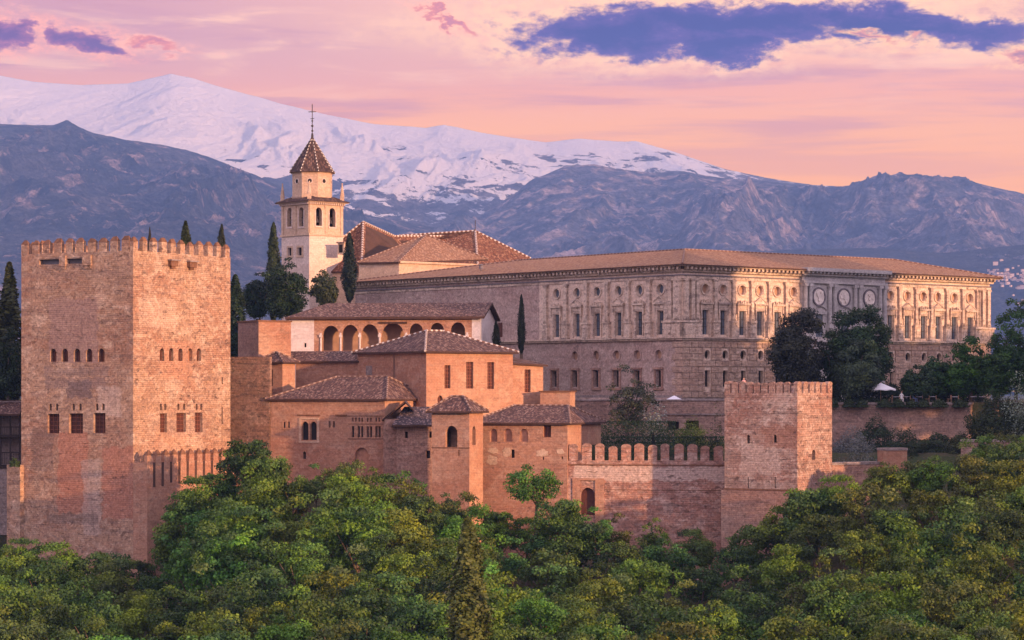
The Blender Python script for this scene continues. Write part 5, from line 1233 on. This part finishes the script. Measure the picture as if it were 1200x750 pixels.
# conifers
CY1 = (cone_crown('cypress_leaves', 1, 1.0, 12.0, .3, 8000, .24), None, 1.0, 12.3); CY2 = (cone_crown('cypress_leaves', 2, 1.0, 12.0, .3, 9000, .26, .6, .35), None, 1.0, 12.3); CY3 = (cone_crown('cypress_leaves', 6, 1.0, 12.0, .3, 5200, .30, .85, .15), None, 1.0, 12.3)
def conifer(label, px, ytop, ybot, wpx, D, col, kind=CY2, name='cypress_tree', lean=0.0):
    h = (ybot-ytop)/F*D; x = (px-CX)/F*D; r = thing(name, label, 'cypress' if 'cypress' in name else 'tree', (x, D, zz(ybot, D)))
    sc2 = (wpx/2/F*D)/1.0; c = bpy.data.objects.new('crown', kind[0]); COL.objects.link(c); c.parent = r; c.color = (*col, 1)
    mb = MB(); mb.cone((0, 0), .16/max(sc2, .1), .05/max(sc2, .1), -1.5, 9, 6); o = mb.build('trunk', 'bark'); o.parent = r
    r.scale = (sc2, sc2, h/12.3); r.rotation_euler = (0, lean, px*.37); stem(r, x, D, zz(ybot, D), .22); return r
conifer('big broad dark conifer at the far left edge, behind the huge tower', 11, 308, 475, 46, 330, (.050,.058,.018), CY3)
conifer('second dark conifer cut off by the left edge of the photo', -6, 345, 475, 50, 326, (.045,.055,.018), CY3)
conifer('tall cypress just right of the huge tower top', 276, 322, 425, 26, 360, GREEN['dark'])
conifer('tall slim cypress in front of the bell tower left side', 320.5, 261, 380, 18, 392, (.028,.045,.016))
conifer('tall dark cypress before the church roof, right of the bell tower', 409.5, 273, 356, 17, 388, GREEN['blackish'])
conifer('slim cypress standing against the plain palace wall', 611, 345, 418, 9, 345, (.022,.030,.016))
conifer('short cypress close to the white gable of the arched gallery', 581.5, 376, 412, 9, 343, (.03,.036,.018))
conifer('conifer tip peeping over the battlements of the huge tower', 217.5, 259, 330, 24, 350, (.035,.05,.018), CY3)
conifer('thin leaning cypress tip over the right battlements of the huge tower', 257.5, 262, 330, 15, 352, (.028,.036,.018), CY1, lean=.06)
conifer('tiny cypress tip over the middle battlements of the huge tower', 175.5, 266, 320, 7, 345, (.04,.036,.024), CY1)
conifer('tall yellowish conical cypress rising from the lower wood', 549, 607, 800, 46, 204, (.085,.110,.026), CY2)
# garden and terrace trees
def big(label, px, ytop, ybot, wpx, D, key, seed, name='garden_tree', leaf=.29, clumps=240, per=150, yellow=.1, col=None, rc=(.18, .38), low=.08):
    H = (ybot-ytop)/F*D; R = wpx/2/F*D; km = crown('crown_leaves', seed, R*.95, H*(1-low), H*low, clumps, per, leaf, rc, yellow)
    r = thing(name, label, 'tree', ((px-CX)/F*D, D, zz(ybot, D)))
    c = bpy.data.objects.new('crown', km); COL.objects.link(c); c.parent = r; c.color = (*(col or GREEN[key]), 1)
    tk = bpy.data.objects.new('trunk', trunk_mesh('trunk', seed, H*.6, R*.8, .25)); COL.objects.link(tk); tk.parent = r; stem(r, r.location.x, D, zz(ybot, D)-2.0, .3); return r
big('dark round tree left of the slim cypress before the bell tower', 304, 320, 380, 40, 385, 'dark', 101)
big('large dark green tree below the bell tower, left of the gallery roof', 337, 306, 382, 52, 380, 'dark', 102, yellow=.2)
big('smaller greyish green tree at the right foot of the bell tower', 380, 317, 362, 34, 386, 'greyish', 103, col=(.045,.062,.035))
big('dark purple leaved tree before the palace, left of the two big ones', 939, 363, 470, 74, 331.5, 'plum', 104, yellow=.0, col=(.034,.040,.032), per=190)
big('tallest dark green tree in front of the palace middle', 1010, 354, 470, 74, 335, 'dark', 105, col=(.026,.058,.028), per=200)
big('dark green tree between the purple tree and the tallest tree', 976, 385, 470, 46, 334, 'dark', 106, col=(.026,.052,.026))
big('rounded grey green tree in front of the tallest dark tree', 1004, 400, 471, 62, 331.6, 'greyish', 107, col=(.055,.085,.055), per=220, leaf=.26)
big('low dark tree right of the white parasol on the terrace', 1076, 428, 471, 40, 333, 'dark', 108, col=(.030,.062,.028))
big('mid green tree on the terrace below the lower palace windows', 1100, 414, 471, 46, 336, 'deep', 109, col=(.030,.075,.024))
big('bright green tree near the right end of the palace', 1137, 401, 472, 58, 334, 'bright', 110, col=(.028,.085,.016), yellow=.3)
big('tall dark green tree at the right edge of the photo', 1190, 350, 475, 66, 332, 'deep', 111, col=(.028,.080,.022), yellow=.2)
big('lower green tree in front of the tall tree at the right edge', 1168, 405, 474, 44, 330.8, 'bright', 112, col=(.028,.075,.018), yellow=.3)
big('wispy olive tree growing before the lower palace windows', 735, 432, 512, 72, 326, 'greyish', 113, col=(.050,.062,.042), clumps=90, per=90, rc=(.16, .30), leaf=.24)
big('green tree behind the rubble wall at the dark foot of the far left edge', 10, 388, 476, 50, 322, 'dark', 114)
def bush(label, px, ytop, ybot, wpx, D, col, seed, n=5200, leaf=.22, yellow=.1, wisp=0., cat='bush', name='garden_bush', soil=True):
    H = (ybot-ytop)/F*D; R = wpx/2/F*D; zb = zz(ybot, D); g = gz((px-CX)/F*D, D)
    if soil and g < zb: H += zb-g; zb = g
    r = bpy.data.objects.new(name, bushy('bush_leaves', seed, R, H, n, leaf, yellow, wisp)); COL.objects.link(r)
    r.location = ((px-CX)/F*D, D, zb); r.color = (*col, 1); tag(r, label, cat); return r
bush('silvery white flowering shrub under the half hidden parasol', 767, 470, 497, 30, 323, (.30,.33,.30), 201, 1500, .22, 0, .8)
bush('dark green rounded bush below the retaining wall', 1026, 494, 530, 50, 322, (.022,.042,.020), 202)
bush('grey purple dome shaped bush right of the brick tower', 999, 508, 543, 56, 316, (.13,.145,.15), 203, 8000, .18, 0, .3)
bush('low dark bush in the middle foot of the retaining wall', 1100, 511, 530, 48, 318, (.028,.048,.020), 204)
bush('large dark bush at the right end of the retaining wall', 1170, 470, 522, 80, 318, (.018,.034,.014), 205, 12000, .26, .25)
bush('pale silvery bush at the right edge above the large dark bush', 1193, 452, 482, 40, 316, (.20,.26,.21), 206, 2600, .22, 0, .8)
bush('green creeper tuft on the low garden wall beside the brick tower', 951, 549, 570, 12, 294.5, (.03,.06,.02), 207, 1200, .16, soil=False)
bush('light green shrub in the hedge garden near the two openings', 811, 496, 522, 40, 312, (.055,.095,.025), 208, 2600, .18, .4, .5)
bush('small dark shrub in the hedge garden next to the brick tower', 840, 496, 530, 26, 310, (.03,.042,.024), 209, 2600, .2, .2, .4)
bush('greyish shrub low behind the merlons', 754, 508, 526, 22, 308, (.07,.065,.055), 210, 1600, .16, 0, .4)
bush('green weeds on the low buttress at the foot of the huge tower', 17, 538, 547, 12, 306, (.04,.07,.02), 211, 900, .16, soil=False)
rg = random.Random(4)
for k in range(9):
    px = 978+k*18+rg.uniform(-5, 5); bush(f'trailing plant tuft on top of the mossy retaining wall, {ORD[k]} from the left', px, 469, 477, rg.uniform(12, 20), 329.3, (.035,.055,.025), 220+k, 1100, .22, .1, .3, 'plant', 'wall_plant', soil=False)
bush('spreading dark bush before the mossy retaining wall, right of the rounded one', 1062, 508, 540, 50, 314, (.024,.042,.018), 232)
bush('low olive bush under the mossy retaining wall, beside the far low wall', 1125, 512, 536, 40, 314, (.040,.055,.024), 233)
bush('grey dome bush just behind the low garden wall right of the brick tower', 1006, 522, 549, 62, 306.5, (.13,.15,.14), 239, 7000, .18, 0, .3)
bush('added dark shrub under the tallest dark tree on the terrace', 1000, 450, 473, 60, 333.5, (.020,.036,.018), 234, 6000)  # terrace shrubs added, dark in place of shade along the palace foot
bush('added dark shrub behind the white parasol on the terrace', 1043, 452, 473, 44, 337, (.022,.040,.020), 235, 6000)
bush('added dark shrub behind the cafe tables on the terrace', 1085, 450, 473, 50, 338, (.020,.040,.018), 236, 6000)
bush('added leafy shrub at the right end of the terrace behind the cane chairs', 1128, 450, 473, 56, 338, (.026,.052,.018), 237, 6000)
bush('added dark shrub at the left end of the terrace beside the street lamp', 935, 452, 472, 50, 334, (.018,.032,.018), 238, 6000)
# clipped hedges: boxes clothed in leaves
def hedge(label, px0, px1, ytop, ybot, D, thick, col, seed):
    rs = np.random.RandomState(seed); x0, x1 = (px0-CX)/F*D, (px1-CX)/F*D; H = (ybot-ytop)/F*D; n = int(((x1-x0)*H+(x1-x0)*thick)*70)
    f = rs.rand(n); top = f < thick/(thick+H); pos = np.stack([rs.uniform(0, x1-x0, n), np.where(top, rs.uniform(0, thick, n), rs.uniform(-.06, .08, n)), np.where(top, H+rs.uniform(-.1, .05, n), rs.uniform(0, H, n))], 1)
    nn = unit(np.where(top[:, None], [[0, 0, 1.]], [[0, -1., 0]])+rs.normal(size=(n, 3))*.45)
    t_ = np.stack([rs.uniform(.6, 1.35, n), np.clip(rs.normal(.1, .2, n), 0, 1), np.zeros(n)], 1)
    o = bpy.data.objects.new('clipped_hedge', leaf_mesh('hedge_leaves', pos, nn, rs.uniform(.6, 1.3, n)*.2, t_, rs)); COL.objects.link(o); o.location = (x0, D, zz(ybot, D)); o.color = (*col, 1); tag(o, label, 'hedge'); return o
hedge('tall clipped dark hedge at the back of the garden behind the merlons', 704, 792, 494, 530, 320, 1.2, (.016,.038,.020), 1)
hedge('lower clipped hedge in front of the two dark openings', 770, 822, 503, 532, 316, 1.0, (.018,.040,.020), 2)
hedge('front clipped hedge just behind the merlons', 706, 850, 512, 536, 308, 1.5, (.018,.042,.018), 3)
conifer('little dark topiary cypress behind the merlons', 765.5, 507, 534, 6, 306.5, (.012,.02,.012), CY1)

# ------------------------------------------------------------------ parasols, lamp, cafe furniture, people
def parasol(label, px, ytop, wpx, D, zb):
    z1 = zz(ytop, D); R = wpx/2/F*D; x = (px-CX)/F*D; r = thing('parasol', label, 'parasol', (x, D, zb))
    mb = MB(); n = 8; rim = [Vector((x+R*math.cos(2*math.pi*k/n+.2), D+R*math.sin(2*math.pi*k/n+.2), z1-.85)) for k in range(n)]; top = Vector((x, D, z1)); lo = Vector((0, 0, -.16))
    for k in range(n):
        a, b_ = rim[k], rim[(k+1) % n]; mid = (a+b_)/2+Vector((0, 0, .06)); mb.face([a, mid, top]); mb.face([mid, b_, top]); mb.face([a+lo, mid+lo*.8, mid, a]); mb.face([mid+lo*.8, b_+lo, b_, mid])
    mb.build('canopy', 'canvas', r)
    mb = MB(); mb.tube([(x, D, zb), (x, D, z1+.1)], .045, 6); mb.build('pole', 'chair', r)
    mb = MB()
    for k in range(n): mb.tube([top+Vector((0, 0, -.12)), rim[k]+Vector((0, 0, -.04))], .02, 4)
    mb.build('rib', 'wood', r); mb = MB(); mb.cone((x, D), .35, .3, zb-.02, zb+.1, 10); mb.build('base', 'iron', r)
TZ = -1.5
parasol('open white parasol over the cafe terrace', 1032, 448.6, 38, 331.8, TZ); parasol('white parasol partly seen below the palace corner', 790, 463.4, 31, 336, -3.2)
x, D = (912.5-CX)/F*336, 336
lp = thing('street_lamp', 'slim lamp post with two white globes before the dark purple tree', 'street lamp', (x, D, TZ))
zt = zz(437, 336); mb = MB(); mb.cone((x, D), .16, .10, TZ, TZ+.5, 8); mb.tube([(x, D, TZ+.4), (x, D, zt)], .05, 6); mb.tube([(x-.28, D, zt), (x+.28, D, zt)], .03, 5); mb.build('post', 'iron', lp)
for dx in (-.28, .28):
    mb = MB(); rr_ = .19; st = 6
    for i in range(st):
        a0, a1 = math.pi*i/st, math.pi*(i+1)/st; mb.cone((x+dx, D), max(.001, rr_*math.sin(a0)), max(.001, rr_*math.sin(a1)), zt+.2-rr_*math.cos(a0), zt+.2-rr_*math.cos(a1), 10)
    mb.build('lamp_globe', 'globe', lp)
def table(px, D, i):
    x = (px-CX)/F*D; r = thing('cafe_table', f'small round cafe table on the terrace, {ORD[i]} from the left', 'table', (x, D, TZ), 'cafe tables on the terrace')
    mb = MB(); mb.cone((x, D), .42, .42, TZ+.71, TZ+.75, 14); mb.build('tabletop', 'canvas', r); mb = MB(); mb.tube([(x, D, TZ), (x, D, TZ+.71)], .04, 6); mb.cone((x, D), .25, .2, TZ, TZ+.04, 10); mb.build('leg', 'iron', r)
def chair(px, D, rot, i):
    x = (px-CX)/F*D; r = thing('cafe_chair', f'cane cafe chair on the terrace, {ORD[i]} from the left', 'chair', (x, D, TZ), 'cane chairs on the terrace'); c_, s_ = math.cos(rot), math.sin(rot)
    W = lambda a, b_, z: (x+a*c_-b_*s_, D+a*s_+b_*c_, TZ+z)
    def bx(mb, a0, a1, b0, b1, z0, z1): mb.hexa([W(a0,b0,z0), W(a1,b0,z0), W(a1,b1,z0), W(a0,b1,z0), W(a0,b0,z1), W(a1,b0,z1), W(a1,b1,z1), W(a0,b1,z1)])
    mb = MB(); bx(mb, -.24, .24, -.24, .24, .42, .47); mb.build('seat', 'chair', r); mb = MB(); bx(mb, -.24, .24, .2, .25, .47, .95); mb.build('backrest', 'chair', r)
    for a in (-.21, .21):
        for b_ in (-.21, .21): mb = MB(); bx(mb, a-.02, a+.02, b_-.02, b_+.02, 0, .42); mb.build('leg', 'chair', r)
ci = 0
for i, px in enumerate((1050, 1063, 1077, 1093, 1119)):
    table(px, 331.9, i)
    for dx, ro in ((-6.5, -1.4), (6.0, 1.5)):
        chair(px+dx, 331.7+.1*(ci % 3), ro, ci); ci += 1
for k in range(2): table(1141+10*k, 332, 5+k)
def person(label, x, y, z, coat, seated=False, rot=0.0):
    r = thing('person', label, 'person', (x, y, z)); 
    if seated: J = [(0,0,.55), (0,0,.80), (0,.01,1.05), (0,0,1.18), (0,-.02,1.32), (.20,0,1.02), (.26,-.02,.78), (.18,-.22,.72), (-.20,0,1.02), (-.26,-.02,.78), (-.18,-.22,.72), (.11,-.04,.52), (.13,-.42,.50), (.13,-.42,.08), (-.11,-.04,.52), (-.13,-.42,.50), (-.13,-.42,.08)]
    else: J = [(0,0,.95), (0,0,1.18), (0,.01,1.40), (0,0,1.52), (0,-.02,1.66), (.20,0,1.40), (.26,.02,1.12), (.24,-.14,.92), (-.20,0,1.40), (-.26,.02,1.12), (-.22,-.16,.95), (.10,0,.90), (.11,-.02,.5), (.11,0,.08), (-.10,0,.90), (-.12,.03,.5), (-.12,.08,.08)]
    E_ = [(0,1),(1,2),(2,3),(3,4),(2,5),(5,6),(6,7),(2,8),(8,9),(9,10),(0,11),(11,12),(12,13),(0,14),(14,15),(15,16)]
    RD = [.15,.14,.15,.06,.105,.07,.05,.04,.07,.05,.04,.10,.07,.05,.10,.07,.05]
    me = bpy.data.meshes.new('body'); me.from_pydata(J, E_, []); o = bpy.data.objects.new('body', me); COL.objects.link(o); o.parent = r; me.materials.append(M[coat])
    o.modifiers.new('skin', 'SKIN'); sk = me.skin_vertices[0] if me.skin_vertices else None
    if sk is None:
        bpy.context.view_layer.objects.active = o; bpy.ops.mesh.customdata_skin_add(); sk = me.skin_vertices[0]
    for i, q in enumerate(RD): sk.data[i].radius = (q, q*.8)
    sk.data[0].use_root = True
    md = o.modifiers.new('sub', 'SUBSURF'); md.levels = md.render_levels = 2
    hz = J[4][2]; mb = MB(); st = 6
    for i in range(st):
        a0, a1 = math.pi*i/st, math.pi*(i+1)/st; mb.cone((x, y+.02), max(.002, .115*math.sin(a0)), max(.002, .115*math.sin(a1)), z+hz+.05-.115*math.cos(a0)*1.0, z+hz+.05-.115*math.cos(a1)*1.0, 10)
    mb.build('hair', 'hair', r, True)
    mb = MB()
    for i in range(st):
        a0, a1 = math.pi*i/st, math.pi*(i+1)/st; mb.cone((x, y-.045), max(.002, .085*math.sin(a0)), max(.002, .085*math.sin(a1)), z+hz-.01-.115*math.cos(a0), z+hz-.01-.115*math.cos(a1), 10)
    mb.build('face', 'skin', r, True); r.rotation_euler = (0, 0, rot)
bx_, by_ = gx(871.5, 294); person('person in a pink top standing behind the battlements of the brick tower', bx_, by_, -.26, 'coat_pink')
person('person in white seated at the first cafe table', *gx(1056.5, 331.6), TZ, 'coat_white', True); person('person in blue seated between the second and third cafe tables', *gx(1071, 331.6), TZ, 'coat_blue', True, .6)
person('person in pink walking by the terrace parapet near the grey green tree', *gx(990.5, 331.7), TZ, 'coat_white')
#@@ OFFFRAME
# ------------------------------------------------------------------ unseen towers and trees beyond the right edge, added and sized to shade the palace
def pq(p, q): return Vector((.643*p+.766*q, .766*p-.643*q))
for (p0, p1, q, zt, lab) in ((258, 284.5, -78, 36, 'tall unseen fortress tower beyond the right edge, nearer the ravine'), (296.5, 316, -76, 38, 'tall unseen fortress tower beyond the right edge, behind the shade trees')):
    Pn = [pq(p0, q), pq(p0, q+16), pq(p1, q+16), pq(p1, q)]
    P = [Pn[0], Pn[1], Pn[2], Pn[3]]
    r_, w1, w2 = block('fortress_tower', lab, 'tower', P, -14, zt-1.4, 'comares')
    for a, b_ in ((0,1), (1,2), (2,3), (3,0)):
        wq = Wall(P[a], P[b_]); merlons(r_, wq, zt-1.4, 8, 1.2, .9, .5, u0=.8, u1=wq.L-.8)
for i, (p, q, zt, s_) in enumerate(((268,-112,15,2.2), (276,-118,16,2.3), (284,-108,18,2.4), (290,-116,19,2.5), (296,-104,19,2.5), (302,-114,19.5,2.5), (308,-104,19.5,2.5), (314,-114,19.5,2.5), (320,-104,19.5,2.5), (326,-114,19.5,2.5), (332,-104,19.5,2.5), (339,-112,19.5,2.5))):
    v = pq(p, q); place_tree('shade_tree', f'tall added shade tree beyond the right edge of the photo, {ORD[i]} along the terrace', 'tree', KIND[i % 9], v.x, v.y, zt, GREEN['deep'], s_, i*1.1, 'added shade trees beyond the right edge')

for i, (p, q, zt) in enumerate(((272,-132,7.5), (280,-130,8), (288,-134,8.5), (296,-131,9), (304,-135,9), (312,-131,9), (320,-134,9), (328,-130,9), (336,-133,9))):
    v = pq(p, q); place_tree('shade_tree', f'shorter added shade tree beyond the right edge of the photo, {ORD[i]} along the parapet', 'tree', KIND[(i+3) % 9], v.x, v.y, zt, GREEN['deep'], 1.6, i*1.7, 'added shade trees beyond the right edge')
